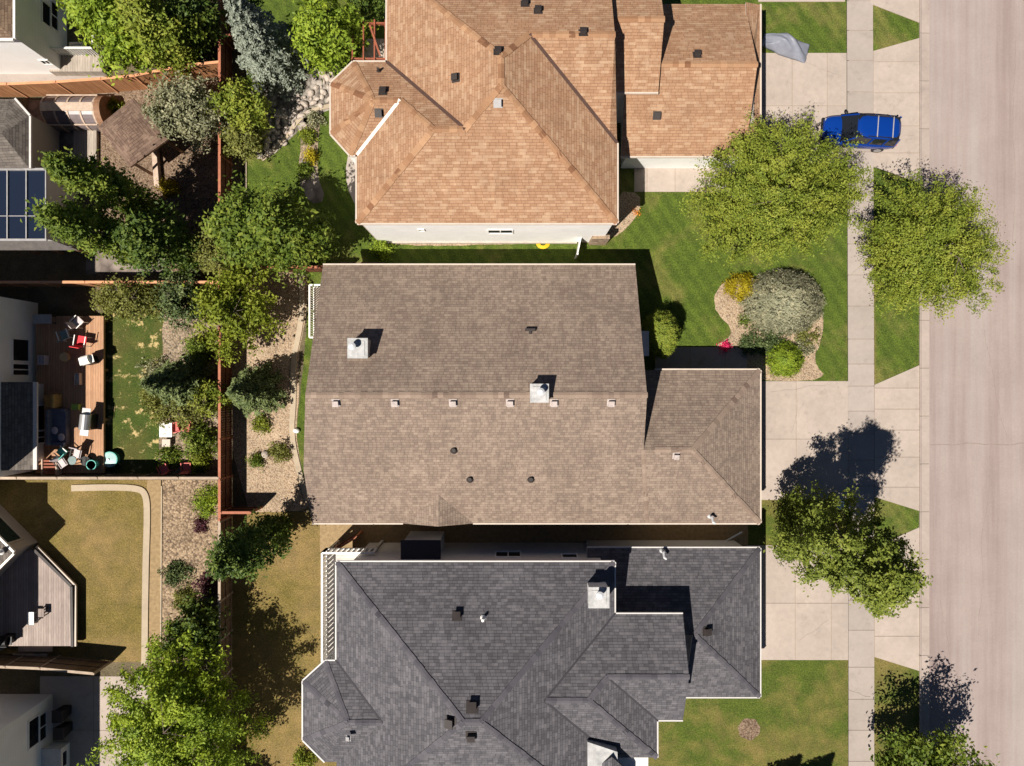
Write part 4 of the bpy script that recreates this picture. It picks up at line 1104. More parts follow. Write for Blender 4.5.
fence('short red fence joining the brown house to the rear fence', [(233.5, 272), (345, 272)], M['fence_red'], M['fence_red_cap'])
fence('stub of red fence running off behind the blue spruce', [(233.5, 50), (262, 50)], M['fence_red'], M['fence_red_cap'])
fence('short red fence end beside the dark columnar tree', [(233.5, 507), (262, 507)], M['fence_red'], M['fence_red_cap'], name='fence')
fence('brown side fence between the brown house and the white deck rail', [(338, 546), (362, 531)], M['fence_red'], M['fence_red_cap'], h=1.6)

# ------------------------------------------------------------------ foliage
def leaf_mesh(name, ctr, nrm, size, tint, mat_, parent, aspect=.5, seed=0, base=None):
    rs = np.random.RandomState(seed); n = len(ctr)
    nrm = nrm / (np.linalg.norm(nrm, axis=1, keepdims=True) + 1e-9)
    rnd = rs.normal(size=(n, 3)); a = np.cross(nrm, rnd); a /= (np.linalg.norm(a, axis=1, keepdims=True) + 1e-9)
    b = np.cross(nrm, a)
    s = size * rs.uniform(.65, 1.35, (n, 1))
    droop = nrm * s * rs.uniform(-.15, .35, (n, 1))
    v = np.stack([ctr - a * s - droop, ctr + b * s * aspect, ctr + a * s - droop, ctr - b * s * aspect], axis=1).reshape(-1, 3)
    off = np.array(base if base is not None else (0, 0, 0))
    v = v - off
    me = bpy.data.meshes.new(name)
    me.vertices.add(4 * n); me.vertices.foreach_set('co', v.astype(np.float32).ravel())
    me.loops.add(4 * n); me.loops.foreach_set('vertex_index', np.arange(4 * n, dtype=np.int32))
    me.polygons.add(n); me.polygons.foreach_set('loop_start', np.arange(0, 4 * n, 4, dtype=np.int32))
    try: me.polygons.foreach_set('loop_total', np.full(n, 4, dtype=np.int32))
    except Exception: pass
    at_ = me.attributes.new('tint', 'FLOAT', 'POINT'); at_.data.foreach_set('value', np.repeat(np.clip(tint, 0, 1), 4).astype(np.float32))
    me.materials.append(mat_); me.update(calc_edges=True); me.validate()
    o = bpy.data.objects.new(name, me); C.objects.link(o)
    if parent is not None: o.parent = parent
    return o

def crown_points(h, zb, R, shape, n, seed, clump=.45, per=55, sx=1, sy=1, spray=1.15, lobing=1.0):
    rs = np.random.RandomState(seed)
    K = max(8, n // per)
    lob = rs.normal(size=(9, 3)); lob /= np.linalg.norm(lob, axis=1, keepdims=True); lw = rs.uniform(.5, 1.0, 9)
    d = rs.normal(size=(K * 2, 3)); d /= np.linalg.norm(d, axis=1, keepdims=True)
    lobe = .62 + .55 * np.max(np.clip(d @ lob.T, 0, 1) ** 4 * lw, axis=1)
    lobe = .9 + (lobe - .9) * lobing
    keep = rs.uniform(size=len(d)) < (.35 + lobe * .7)
    d = d[keep][:K]; lobe = lobe[keep][:K]; K = len(d)
    rr = rs.uniform(.0, 1, K) ** (.42 if lobing > .6 else .16)
    zc = (h + zb) / 2; hz = (h - zb) / 2
    if shape == 'round':
        c = d * rr[:, None] * lobe[:, None] * np.array([R * sx, R * sy, hz]) + np.array([0, 0, zc - .1 * hz])
    elif shape == 'dome':
        d[:, 2] = np.abs(d[:, 2]) * 1.0 - .15
        c = d * rr[:, None] * lobe[:, None] * np.array([R * sx, R * sy, h - zb]) + np.array([0, 0, zb])
    else:  # 'oval' column that narrows to the tip
        t = rs.uniform(0, 1, K) ** .9
        prof = np.clip(np.sin(np.pi * np.clip(t * .86 + .1, 0, 1)) ** .75, .12, 1)
        ang = rs.uniform(0, 2 * np.pi, K)
        lb = .85 + lobing * (.35 * np.sin(ang * 3 + t * 7 + seed) * .5 + rs.uniform(-.15, .18, K))
        q = R * prof * lb * rr
        c = np.stack([np.cos(ang) * q * sx, np.sin(ang) * q * sy, zb + t * (h - zb)], axis=1)
    out = c - np.array([0, 0, zc]); on = np.linalg.norm(out, axis=1, keepdims=True) + 1e-6; out = out / on
    m_ = max(4, n // K)
    idx = np.repeat(np.arange(K), m_)
    cs = clump * rs.uniform(.55, 1.25, K)
    g = rs.normal(size=(K * m_, 3)) * cs[idx][:, None] * np.array([.5, .5, .36])
    along = rs.uniform(-.4, 1.0, K * m_)[:, None] * out[idx] * cs[idx][:, None] * spray
    p = c[idx] + g + along
    nr = rs.normal(size=(K * m_, 3)) * .75 * (1 if lobing > .6 else .55) + out[idx] * (.7 if lobing > .6 else 1.1) + np.array([0, 0, .55])
    ct = rs.uniform(.15, .85, K)
    tint = ct[idx] * .7 + rs.uniform(0, .38, K * m_)
    return p, nr, tint

def trunk_mesh(h, r0, seed, R, zb, lean=(0, 0), nl=6, parent=None):
    rr = random.Random(seed); mb = MB()
    top = h * .82
    ax = lambda t: Vector((lean[0] * t + .12 * math.sin(t * 4 + seed), lean[1] * t + .12 * math.cos(t * 3 + seed), top * t)) - Vector((.12 * math.sin(seed), .12 * math.cos(seed), 0))
    mb.tube([ax(i / 7) for i in range(8)], [r0 * (1.25 if i == 0 else 1) * (1 - i / 8.2) for i in range(8)], 8)
    for i in range(nl):
        t = max(zb / top * .8, .15) + (0.85 - zb / top * .7) * i / nl
        t = min(t, .9); a = 2.4 * i + seed; p = ax(t)
        q = p + Vector((math.cos(a) * R * .72, math.sin(a) * R * .72, R * .35 + .3)) * (1 - .5 * t)
        md = p.lerp(q, .5) + Vector((0, 0, .15 * R))
        rb = r0 * .5 * (1 - t * .6)
        mb.tube([p, md, q], [rb, rb * .6, rb * .2], 6)
        for s_ in (-1, 1):
            q2 = md + Vector((math.cos(a + s_ * .8) * R * .4, math.sin(a + s_ * .8) * R * .4, .35)); mb.tube([md, q2], [rb * .5, rb * .15], 5)
    return mb.build('trunk', M['bark'], parent, local=True)

def tree(label, px, py, h, R, mat_, shape='round', zb=None, n=9000, leaf=.13, seed=1, clump=.5, sx=1, sy=1, name='tree', cat='tree', per=55, aspect=.5, group=None, lean=(0, 0), spray=1.15):
    x, y = G(px, py); root = thing(name, label, cat, (x, y, 0), group)
    zb = h * .25 if zb is None else zb
    trunk_mesh(h, .035 * h ** .9 * .7 + .03, seed, R, zb, lean, 6, root)
    p, nr, t = crown_points(h, zb, R, shape, n, seed, clump, per, sx, sy, spray)
    if lean != (0, 0): p = p + np.outer(p[:, 2] / h, np.array([lean[0], lean[1], 0]))
    leaf_mesh('crown', p, nr, leaf, t, mat_, root, aspect, seed)
    return root

def conifer_points(h, R, zb, seed, dens=1.0, power=.85, whorl=.32, rag=.25):
    rs = np.random.RandomState(seed); P, N, T = [], [], []
    z = zb
    while z < h - .05:
        f = (z - zb) / (h - zb); Lb = R * (1 - f) ** power + .06
        nb = max(4, int(6 + 6 * Lb / max(R, .1)))
        off = rs.uniform(0, 6.28)
        for b in range(nb):
            a = off + b * 6.283 / nb + rs.uniform(-.2, .2); L_ = Lb * rs.uniform(1 - rag, 1.08)
            m_ = int(max(6, 46 * L_ * dens))
            t = rs.uniform(.08, 1, m_) ** .8
            w = .26 * L_ * (1.15 - t) + .05
            dx, dy = np.cos(a), np.sin(a); side = rs.normal(size=m_) * w * .6
            px = dx * t * L_ - dy * side; py = dy * t * L_ + dx * side
            pz = z + .22 * L_ * t - .42 * L_ * t * t + rs.normal(size=m_) * .05
            P.append(np.stack([px, py, pz], 1))
            nn = rs.normal(size=(m_, 3)) * .55 + np.array([dx * .35, dy * .35, .9]); N.append(nn)
            T.append(np.clip(.15 + .5 * t + rs.uniform(0, .35, m_) + rs.uniform(-.1, .1), 0, 1))
        z += whorl * (.75 + .5 * (1 - f))
    return np.concatenate(P), np.concatenate(N), np.concatenate(T)
def conifer(label, px, py, h, R, mat_, zb=.25, seed=1, dens=1.0, leaf=.10, power=.85, name='spruce_tree', cat='tree', group=None, rag=.25):
    x, y = G(px, py); root = thing(name, label, cat, (x, y, 0), group)
    MB().tube([(0, 0, 0), (0.03, 0, h * .5), (0, 0, h * .97)], [.03 * h, .018 * h, .01], 8).build('trunk', M['bark'], root, local=True)
    p, nr, t = conifer_points(h, R, zb, seed, dens, power, rag=rag)
    leaf_mesh('crown', p, nr, leaf, t, mat_, root, .38, seed)
    return root
def shrub(label, px, py, h, R, mat_, n=1500, leaf=.07, seed=1, clump=.22, sx=1, sy=1, shape='dome', name='shrub', cat='shrub', group=None, aspect=.5, lobing=1.0):
    x, y = G(px, py)
    p, nr, t = crown_points(h, .05, R, shape, n, seed, clump, 30, sx, sy, 1.15, lobing)
    o = leaf_mesh(name, p, nr, leaf, t, mat_, None, aspect, seed)
    # a few woody stems joined into the same plant
    o.location = (x, y, 0)
    return tag(o, label, cat, group)

# street-side trees
tree('broad yellow-green tree on the lawn between the orange-roofed house and the sidewalk', 749, 213, 7.6, 4.6, L['lime'], 'round', 1.3, 78000, .072, 11, .34, per=120, aspect=.4, spray=1.9)
tree('spreading green street tree whose crown reaches over the road edge, right of the blue car', 893, 259, 6.8, 3.85, L['lime'], 'round', 1.3, 66000, .073, 12, .34, per=120, aspect=.4, spray=2.2)
tree('leaning green street tree throwing a long shadow up the middle driveway', 793, 518, 12.0, 2.5, L['mid'], 'oval', .5, 36000, .088, 13, .36, per=95, sx=1.12, sy=1.0, lean=(-.3, -.5))
tree('street tree at the bottom right corner with its shadow on the road', 898, 740, 6.2, 2.75, L['green'], 'round', 1.6, 9000, .12, 14, .55)
conifer('small spruce just outside the bottom edge, left one, shading the lower front lawn', 765, 792, 5.0, 1.5, L['pine'], seed=15)
conifer('small spruce just outside the bottom edge, right one, shading the lower front lawn', 793, 794, 5.6, 1.5, L['pine'], seed=16)
# front beds
shrub('big rounded blue-grey spruce shrub on the tan gravel bed', 781, 303, 2.7, 2.75, L['bluegrey'], 60000, .052, 21, .16, 1.0, .84, aspect=.4, lobing=.2)
shrub('yellow-green shrub on the tan gravel bed, left of the blue-grey spruce', 740, 287, 1.2, 1.0, L['gold'], 5000, .055, 22, .2, lobing=.5)
shrub('small dark green tuft on the tan gravel bed near its narrow waist', 744, 319, .5, .45, L['green'], 900, .05, 23)
shrub('low grey-green juniper mat beside the front walk', 757, 341, .5, 1.5, L['pine'], 3200, .06, 24, sx=1.1, sy=.75)
shrub('round bright green bush at the lower end of the gravel bed', 783, 360, 1.35, 1.2, L['bright'], 12000, .05, 25, .16, lobing=.2)
shrub('low grey-green mat in front of the round bright bush', 768, 345, .45, 1.0, L['pine'], 2600, .06, 126, sx=1.2, sy=.8)
shrub('pale sage ground plant between the spruce shrub and the round bush', 800, 347, .4, .8, L['silver'], 1800, .055, 127)
shrub('low light green ground plant between the spruce shrub and the sidewalk lawn', 806, 334, .4, .85, L['olive'], 1600, .06, 26)
shrub('upright egg-shaped evergreen against the wall of the brown house', 654, 336, 3.1, 1.15, L['lime'], 20000, .045, 27, .14, shape='oval', sx=1, sy=1.35, lobing=.2)
shrub('clump of red flowers beside the front walk', 725, 348, .6, .33, M['flower_red'], 500, .06, 28, name='flower_clump', cat='flowers')  # a flower clump of separate petals, not a woody shrub
shrub('orange and red flowers in the shaded corner bed of the orange-roofed house', 636, 213, .4, .2, M['flower_orange'], 120, .05, 29, name='flower_clump', cat='flowers')  # likewise a clump of loose flower petals, no shrub
# north back garden
conifer('tall blue spruce leaning over the red fence at the top', 280, 66, 8.0, 2.3, L['blue'], .3, 31, 1.25, .105)
tree('bright green round tree beside the blue spruce at the top', 340, 60, 4.9, 2.0, L['bright'], 'round', 1.0, 9000, .115, 32, .45)
tree('yellow olive small tree between the rear fence and the river rock bed', 258, 122, 4.2, 1.5, L['lime'], 'round', .7, 4800, .10, 33, .4)
tree('dull olive small tree at the lower end of the river rock bed', 256, 150, 3.0, 1.15, L['olive'], 'round', .5, 3600, .09, 34, .35)
shrub('golden yellow shrub on the back lawn of the orange-roofed house', 312, 158, .8, .45, L['gold'], 1300, .06, 35)
shrub('green shrub above the golden shrub, edge of the planting bed', 309, 138, .9, .55, L['yellow'], 1500, .06, 36)
shrub('silvery shrub at the top of the planting bed', 316, 121, .8, .5, L['silver'], 1300, .06, 37)
shrub('leafy green plant beside the curved paver path', 306, 172, .7, .5, L['green'], 1200, .07, 38)
tree('tall dark green tree nearest the orange-roofed house, its shadow on that roof', 313, 248, 7.8, 2.0, L['green'], 'oval', .8, 11000, .125, 41, .5)
tree('tall dark green tree touching the rear fence, second from the orange-roofed house', 278, 246, 7.0, 1.9, L['green'], 'oval', .8, 11000, .125, 42, .5)
tree('fine-leaved light green tree straddling the rear fence', 246, 256, 4.6, 1.85, L['olive'], 'round', .7, 7500, .085, 43, .38)
shrub('lime green shrub at the south-west corner of the orange-roofed house', 384, 250, 1.0, .65, L['bright'], 1600, .07, 44)
shrub('small leafy plant beside the pergola posts', 366, 48, 1.0, .4, L['green'], 900, .07, 45)
tree('dark bushy tree at the top edge above the pergola', 372, 10, 3.5, 1.2, L['deep'], 'round', .5, 3200, .10, 46, .4)
# middle back garden
tree('airy yellow-green tree over the rear fence, its dappled shade on the gravel', 254, 316, 5.0, 2.45, L['yellow'], 'round', 1.3, 7600, .11, 51, .45)
conifer('dark spruce on the tan gravel bed casting a pointed shadow', 264, 391, 5.2, 1.85, L['pine'], .2, 52, 1.1, .10)
shrub('round olive shrub on the tan gravel, the larger of two', 281, 452, 1.1, .68, L['olive'], 1900, .06, 53)
shrub('round green shrub on the tan gravel, the smaller of two', 258, 460, .8, .48, L['green'], 1200, .055, 54)
shrub('yellow shrub on the gravel below the dark spruce', 262, 423, .7, .55, L['yellow'], 1300, .06, 55)
tree('dark glossy columnar tree leaning over the fence between brown and charcoal houses', 284, 526, 9.2, 1.25, L['deep'], 'oval', .4, 9500, .10, 56, .36)
# west gardens
tree('tall dark poplar beside the gazebo, the upper of the leaning pair', 160, 214, 9.6, 1.15, L['green'], 'oval', .6, 9500, .11, 61, .40)
tree('tall dark poplar over the paved patio, the lower of the leaning pair', 156, 254, 9.8, 1.2, L['green'], 'oval', .6, 9500, .11, 62, .40)
tree('dark poplar against the rear fence behind the leaning pair', 194, 256, 7.0, 1.7, L['deep'], 'oval', .5, 8500, .115, 63, .42)
tree('silver-leaved tree between the gazebo and the rear fence', 208, 126, 4.8, 2.15, L['silver'], 'round', .7, 10000, .09, 64, .42)
shrub('silver-leaved young shrub hanging over the gazebo roof edge', 172, 122, 2.6, .9, L['silver'], 1900, .08, 65)
tree('bright green tree above the curved orange fence, left', 154, 56, 6.4, 2.0, L['bright'], 'round', 1.0, 11500, .125, 66, .55)
tree('yellow olive tree above the curved orange fence, centre', 190, 62, 6.2, 1.8, L['lime'], 'oval', .6, 9000, .11, 67, .5)
tree('dark green tree in the shaded corner of the two fences at the top', 214, 48, 5.0, 1.5, L['deep'], 'round', .5, 6500, .115, 68, .45)
tree('bright green tree at the top edge beside the white house', 128, 18, 6.5, 2.0, L['bright'], 'round', 1.0, 8500, .125, 69, .5)
shrub('small yellow-green plant between the greenhouse and the gazebo', 116, 108, .9, .5, L['yellow'], 1100, .07, 70)
shrub('golden green shrub at the edge of the mulch above the poplars', 171, 188, 1.2, .6, L['gold'], 1500, .07, 71)
tree('thin olive tree beside the orange fence above the spotted lawn', 148, 304, 3.2, 1.85, L['olive'], 'round', .3, 4300, .085, 72, .4, sx=1.25, sy=.75)
tree('dark shrubby tree against the rear fence above the gravel patch', 194, 303, 3.4, 1.45, L['pine'], 'round', .3, 5000, .09, 73, .4)
conifer('dark pine across the spotted lawn, the taller one', 196, 384, 6.2, 2.05, L['pine'], .2, 74, 1.0, .11, name='pine_tree', rag=.35)
tree('grey-green bush below the dark pine on the gravel', 190, 404, 2.4, 1.9, L['olive'], 'round', .2, 5200, .085, 75, .4, sx=1.2, sy=.8)
shrub('spreading grey-green shrub at the lawn edge left of the dark pine', 168, 398, 1.5, 1.5, L['olive'], 4200, .075, 174, .3, sx=1.2)
shrub('low sage shrub at the lawn edge beneath the dark pine', 158, 376, .9, 1.1, L['silver'], 2400, .07, 175, .28)
shrub('thin olive shrub in the upper corner of the spotted lawn', 116, 298, 1.4, .95, L['olive'], 2200, .075, 176, .28)
shrub('green shrub on the gravel between the two dark pines', 203, 350, 1.6, 1.0, L['green'], 3000, .08, 177, .3)
shrub('leafy green shrub at the fence foot below the olive trees', 170, 455, .8, .7, L['green'], 1500, .07, 178, .25)
shrub('dry brown-green shrub low on the chip bed beside the dark tree', 186, 598, .8, .8, L['olive'], 1700, .065, 179, .25)
tree('bright green bush against the rear fence below the dark pine', 217, 397, 2.6, 1.1, L['lime'], 'round', .2, 3600, .085, 76, .35)
shrub('dark olive shrub beside the faded red chairs', 203, 438, 1.7, 1.2, L['green'], 3000, .08, 77, .3)
shrub('yellow-green shrub behind the lower red chairs', 201, 460, 1.1, .9, L['yellow'], 2200, .07, 78)
shrub('light green ground plant on the gravel beside the brown fence', 208, 501, .5, 1.0, L['bright'], 2600, .06, 79, sy=1.1)
shrub('dark purple shrub on the gravel beside the dry lawn', 201, 524, .6, .48, L['purple'], 1000, .06, 80)
shrub('low juniper on the gravel nearest the dry lawn', 178, 572, .6, 1.0, L['pine'], 2200, .065, 81)
shrub('brownish shrub on the gravel close to the rear fence', 209, 585, .9, .9, L['purple'], 1500, .07, 82)
tree('large bright green tree covering the bottom left fence and patio', 205, 692, 7.6, 4.75, L['bright'], 'round', 1.2, 42000, .095, 83, .38, per=100, spray=1.5)
tree('dark tree at the fence whose shadow falls on the dry lawn, just below the picture', 226, 796, 5.0, 2.2, L['deep'], 'round', .6, 5500, .12, 84, .5)
shrub('green shrub against the octagonal bay of the charcoal roof', 306, 759, .8, .75, L['lime'], 1600, .07, 85)
tree('dark tree above the big bright tree, shading the brown fence', 210, 618, 4.2, 1.6, L['deep'], 'round', .4, 5500, .115, 86, .45)

# boulders of the river rock bed
rb = random.Random(9)
spots = []
while len(spots) < 64:
    t = rb.random(); x = 264 + 72 * t + rb.uniform(-10, 10); y = 146 - 66 * t + rb.uniform(-12, 10)
    if all((x - a) ** 2 + (y - b) ** 2 > 20 for a, b in spots): spots.append((x, y))
protos = []
for i in range(5):
    mb = MB(); mb.blob((0, 0, .06), (.26, .2, .17), 2, 20 + i, .22); o = mb.build('boulder', M['boulder'], smooth=False)
    protos.append(o)
for i, (x, y) in enumerate(spots):
    o = protos[i] if i < 5 else protos[i % 5].copy()
    if i >= 5: C.objects.link(o)
    gx, gy = G(x, y); s_ = rb.uniform(.4, 1.05); o.location = (gx, gy, .05 * s_); o.rotation_euler = (0, 0, rb.uniform(0, 6)); o.scale = (s_, s_, s_)
    tag(o, 'pale boulder in the river rock bed beside the orange-roofed house', 'rock', 'boulders of the river rock bed')

# ------------------------------------------------------------------ the blue car
def car():
    cx, cy = G(853.5, 136.5)
    root = thing('car', 'bright blue sport utility car parked nose-in across the sidewalk under the yellow-green tree', 'car', (cx, cy, 0), rz=math.radians(180 - 4))
    paint = NT('blue car paint', .25); paint.col((.002, .030, .20, 1)); paint.bsdf.inputs['Coat Weight'].default_value = .6; paint = paint.mat
    gl = M['pane']
    # body: lofted half sections along the length (nose at +x)
    secs = [(-2.12, .72, .50, .92), (-2.05, .82, .34, 1.02), (-1.6, .88, .30, 1.06), (-.4, .90, .28, 1.05), (.7, .90, .28, 1.02), (1.25, .89, .30, .98), (1.75, .86, .34, .90), (2.05, .76, .40, .80), (2.16, .62, .48, .70)]
    vs, fs = [], []
    for x, w, z0, z1 in secs:
        vs += [(x, -w * .9, z0), (x, -w, z0 + .14), (x, -w, z1 - .18), (x, -w * .90, z1 - .03), (x, -w * .6, z1 + .025), (x, 0, z1 + .04), (x, w * .6, z1 + .025), (x, w * .90, z1 - .03), (x, w, z1 - .18), (x, w, z0 + .14), (x, w * .9, z0)]
    n = 11
    for i in range(len(secs) - 1):
        for j in range(n): fs.append((i * n + j, (i + 1) * n + j, (i + 1) * n + (j + 1) % n, i * n + (j + 1) % n))
    fs.append(tuple(range(n))); fs.append(tuple((len(secs) - 1) * n + j for j in range(n))[::-1])
    b = MB(); b.add(vs, fs); body = b.build('body', paint, root, local=True, smooth=True)
    sb = body.modifiers.new('sub', 'SUBSURF'); sb.levels = 1; sb.render_levels = 2
    # cabin glasshouse and roof
    zb, zr = .96, 1.66
    g = MB(); lo = [(-2.0, .80), (1.25, .80)]; hi = [(-1.88, .66), (.50, .66)]
    vs = [(lo[0][0], -lo[0][1], zb), (lo[1][0], -lo[1][1], zb), (lo[1][0], lo[1][1], zb), (lo[0][0], lo[0][1], zb), (hi[0][0], -hi[0][1], zr), (hi[1][0], -hi[1][1], zr), (hi[1][0], hi[1][1], zr), (hi[0][0], hi[0][1], zr)]
    g.add(vs, [(0, 1, 5, 4), (2, 3, 7, 6), (1, 2, 6, 5), (3, 0, 4, 7), (4, 5, 6, 7)])
    g.build('windows', gl, root, local=True)
    rf = MB(); nx, ny = 14, 10; vs = []
    for i in range(nx + 1):
        for j in range(ny + 1):
            u, v = i / nx * 2 - 1, j / ny * 2 - 1
            sq = (1 - .10 * abs(v) ** 4); sw = (1 - .08 * abs(u) ** 4)
            vs.append((-.69 + u * 1.26 * sq, v * .70 * sw, zr + .09 - .05 * u * u - .05 * v * v - .05 * abs(v) ** 8 - .05 * abs(u) ** 8))
    m0 = len(vs); fs = [(i * (ny + 1) + j, (i + 1) * (ny + 1) + j, (i + 1) * (ny + 1) + j + 1, i * (ny + 1) + j + 1) for i in range(nx) for j in range(ny)]
    rf.add(vs, fs); roof_ = rf.build('roof', paint, root, local=True, smooth=True)
    so2 = roof_.modifiers.new('solid', 'SOLIDIFY'); so2.thickness = .06
    p = MB()
    for s_ in (-1, 1):
        p.bar((1.25, s_ * .80, zb), (.52, s_ * .67, zr), .07, .06); p.bar((-.35, s_ * .81, zb), (-.42, s_ * .68, zr), .09, .04); p.bar((-1.25, s_ * .81, zb), (-1.28, s_ * .68, zr), .09, .04); p.bar((-2.0, s_ * .80, zb), (-1.9, s_ * .67, zr), .12, .06)
    p.build('pillars', paint, root, local=True)
    for x in (-.55, -1.45):
        MB().bar((x, -.62, zr + .085), (x, .62, zr + .085), .05, .03).build('roof_bar', M['vent_grey'], roof_, local=True)
    for s_ in (-1, 1):
        MB().bar((-1.8, s_ * .60, zr + .075), (-.05, s_ * .60, zr + .075), .04, .04).build('roof_rail', M['black'], roof_, local=True)
        MB().blob((1.0, s_ * .99, 1.03), (.10, .13, .09), 2, 3, .02).build('mirror', M['black'], root, local=True, smooth=True)
        MB().box((2.04, s_ * .58, .70), (.12, .22, .10)).build('headlight', M['vent_grey'], root, local=True, bevel=.03)
        MB().box((-2.10, s_ * .66, .86), (.08, .18, .24)).build('tail_light', M['red'], root, local=True, bevel=.02)
        for x in (-1.32, 1.35):
            w = MB(); w.tube([(x, s_ * .66, .34), (x, s_ * .885, .34)], .34, 20); wo = w.build('wheel', M['black'], root, local=True)
            MB().tube([(x, s_ * .87, .34), (x, s_ * .90, .34)], .21, 14).build('rim', M['vent_grey'], wo, local=True)
    for x, z in ((2.12, .50), (-2.12, .52)):
        MB().box((x, 0, z), (.16, 1.5, .2)).build('bumper', M['black'], root, local=True, bevel=.04)
    # dashboard and seats show through the windscreen as pale shapes: wipers on the glass
    MB().bar((1.17, -.5, 1.07), (.95, .05, 1.25), .02, .015).build('wiper', M['black'], root, local=True)
car()

# grey tarpaulin on the drive
def tarp():
    P = [at(x, y) for x, y in ((762, 46), (778, 33), (784, 36), (808, 46), (806, 56), (796, 59), (770, 54))]
    cx, cy = G(785, 47)
    bm = bmesh.new(); bmesh.ops.create_grid(bm, x_segments=46, y_segments=30, size=1)
    r = random.Random(5); waves = [(r.uniform(2, 9), r.uniform(2, 9), r.uniform(0, 6), r.uniform(.02, .05)) for _ in range(7)]
    for v in bm.verts:
        x, y = v.co.x, v.co.y
        w = .55 + .45 * (x * .5 + .5) - .25 * abs(x + .2)
        X = x * 1.42; Y = (y * .62 - .12 * x) * (w + .25) + .35 * max(0, .4 - abs(x + .15)) * (y + 1) * .5
        edge = max(abs(x), abs(y)); hgt = .62 * max(0, 1 - edge ** 2.2) * math.exp(-((x + .2) * 1.1) ** 2) + .22 * max(0, 1 - edge ** 4)
        fold = sum(a * math.sin(x * kx + y * ky + ph) for kx, ky, ph, a in waves)
        v.co = Vector((X, Y, .03 + hgt + max(-.02, fold * (1 - edge * .5))))
    me = bpy.data.meshes.new('tarpaulin'); bm.to_mesh(me); bm.free(); me.materials.append(M['tarp'])
    for pg in me.polygons: pg.use_smooth = True
    o = bpy.data.objects.new('tarpaulin', me); C.objects.link(o); o.location = (cx, cy, 0); o.rotation_euler = (0, 0, math.radians(-14))
    so_ = o.modifiers.new('solid', 'SOLIDIFY'); so_.thickness = .01
    tag(o, 'crumpled grey tarpaulin on the driveway edge beside the top front lawn', 'tarpaulin')
tarp()

# ------------------------------------------------------------------ garden structures
def gazebo():
    z = 2.4
    cs = [at(97, 127, z), at(133, 98, z), at(168, 139, z), at(130, 167, z)]
    c = sum(cs, Vector()) / 4
    root = thing('gazebo', 'brown shingled gazebo set at an angle beside the curved greenhouse', 'gazebo', (c.x, c.y, 0))
    ap = Vector((c.x, c.y, z + .3)); d = (cs[1] - cs[0]) * .0
    roof([[cs[i], cs[(i + 1) % 4], ap] for i in range(4)], [M['sh_gazebo'], M['wood']], root, .16)
    for q in cs:
        p = c.lerp(q, .84); MB().box((p.x, p.y, z / 2 - .05), (.14, .14, z), rz=.7).build('post', M['wood'], root)
    bm_ = MB()
    for i in range(4):
        a, b = c.lerp(cs[i], .84), c.lerp(cs[(i + 1) % 4], .84); bm_.bar((a.x, a.y, z - .25), (b.x, b.y, z - .25), .1, .16)
    bm_.build('beam', M['wood'], root)
gazebo()
def greenhouse():
    x0, x1 = at(46, 0, 1).x, at(97, 0, 1).x; yc = at(0, 111, .8).y; R_ = .95
    root = thing('greenhouse', 'small curved-roof greenhouse with dark wooden end below the orange fence', 'greenhouse', ((x0 + x1) / 2, yc, 0))
    sh = MB(); n = 14
    arc = [(math.cos(math.pi * i / n) * R_, math.sin(math.pi * i / n) * R_ * 1.15 + .35) for i in range(n + 1)]
    arc = [(R_, 0)] + arc + [(-R_, 0)]
    def arch(b, xa, xb, k_):
        m_ = len(arc); vs = [(x, yc + a * k_, z * k_) for x in (xa, xb) for a, z in arc]
        fs = [(i, i + 1, m_ + i + 1, m_ + i) for i in range(m_ - 1)] + [tuple(range(m_)), tuple(range(m_, 2 * m_))[::-1]]
        b.add(vs, fs)
    arch(sh, x0, x1, 1.0); sh.build('glazing', M['polycarb'], root)
    rb_ = MB()
    for i in range(5): x = x0 + (x1 - x0) * i / 4; arch(rb_, x - .05, x + .05, 1.03)
    rb_.box(((x0 + x1) / 2, yc, R_ * 1.15 + .37), (x1 - x0, .5, .05))
    for s_ in (-1, 1): rb_.bar((x0, yc + s_ * R_ * .92, .95), (x1, yc + s_ * R_ * .92, .95), .07, .08)
    rb_.build('frame', M['wood_pale'], root)
    e = MB(); e_x = at(104, 0, 1).x; arch(e, x1 + .06, e_x, 1.04); e.build('end_box', M['wood'], root)
greenhouse()
mb = MB(); a, b = G(76, 128), G(99, 176)
mb.prism([(a[0], a[1]), (b[0], a[1]), (b[0], b[1]), (a[0], b[1])], 0, .25); tag(mb.build('wooden_platform', M['deck_tan']), 'low tan board platform between the greenhouse and the poplars', 'platform')
mb = MB()
p, q = G(157, 150), G(160, 188); mb.bar((p[0], p[1], .2), (q[0], q[1], .2), .3, .4)
tag(mb.build('planter_wall', M['wood_pale']), 'pale timber retaining beam running down from the gazebo corner', 'beam')
def pergola():
    z = 2.4
    a, b = at(353, 22, z), at(386, 61, z)
    root = thing('pergola', 'red-brown timber pergola against the back of the orange-roofed house', 'pergola', ((a.x + b.x) / 2, (a.y + b.y) / 2, 0))
    for x in (a.x + .08, b.x - .08):
        for y in (a.y - .1, b.y + .1): MB().box((x, y, z / 2), (.13, .13, z)).build('post', M['wood_red'], root)
    bm_ = MB()
    for y in (a.y - .1, b.y + .1): bm_.bar((a.x - .1, y, z), (b.x, y, z), .08, .2)
    for i in range(4): x = a.x + (b.x - a.x) * i / 3; bm_.bar((x, a.y + .05, z + .14), (x, b.y - .05, z + .14), .07, .12)
    bm_.bar((a.x + 1.0, a.y - .3, z + .22), (b.x - .3, b.y + .2, z + .22), .1, .08)
    bm_.build('beam', M['wood_red'], root)
    MB().prism([(a.x, a.y + .1), (b.x, a.y + .1), (b.x, b.y - .1), (a.x, b.y - .1)], 0, .3).build('platform', M['deck_tan'], root)
pergola()
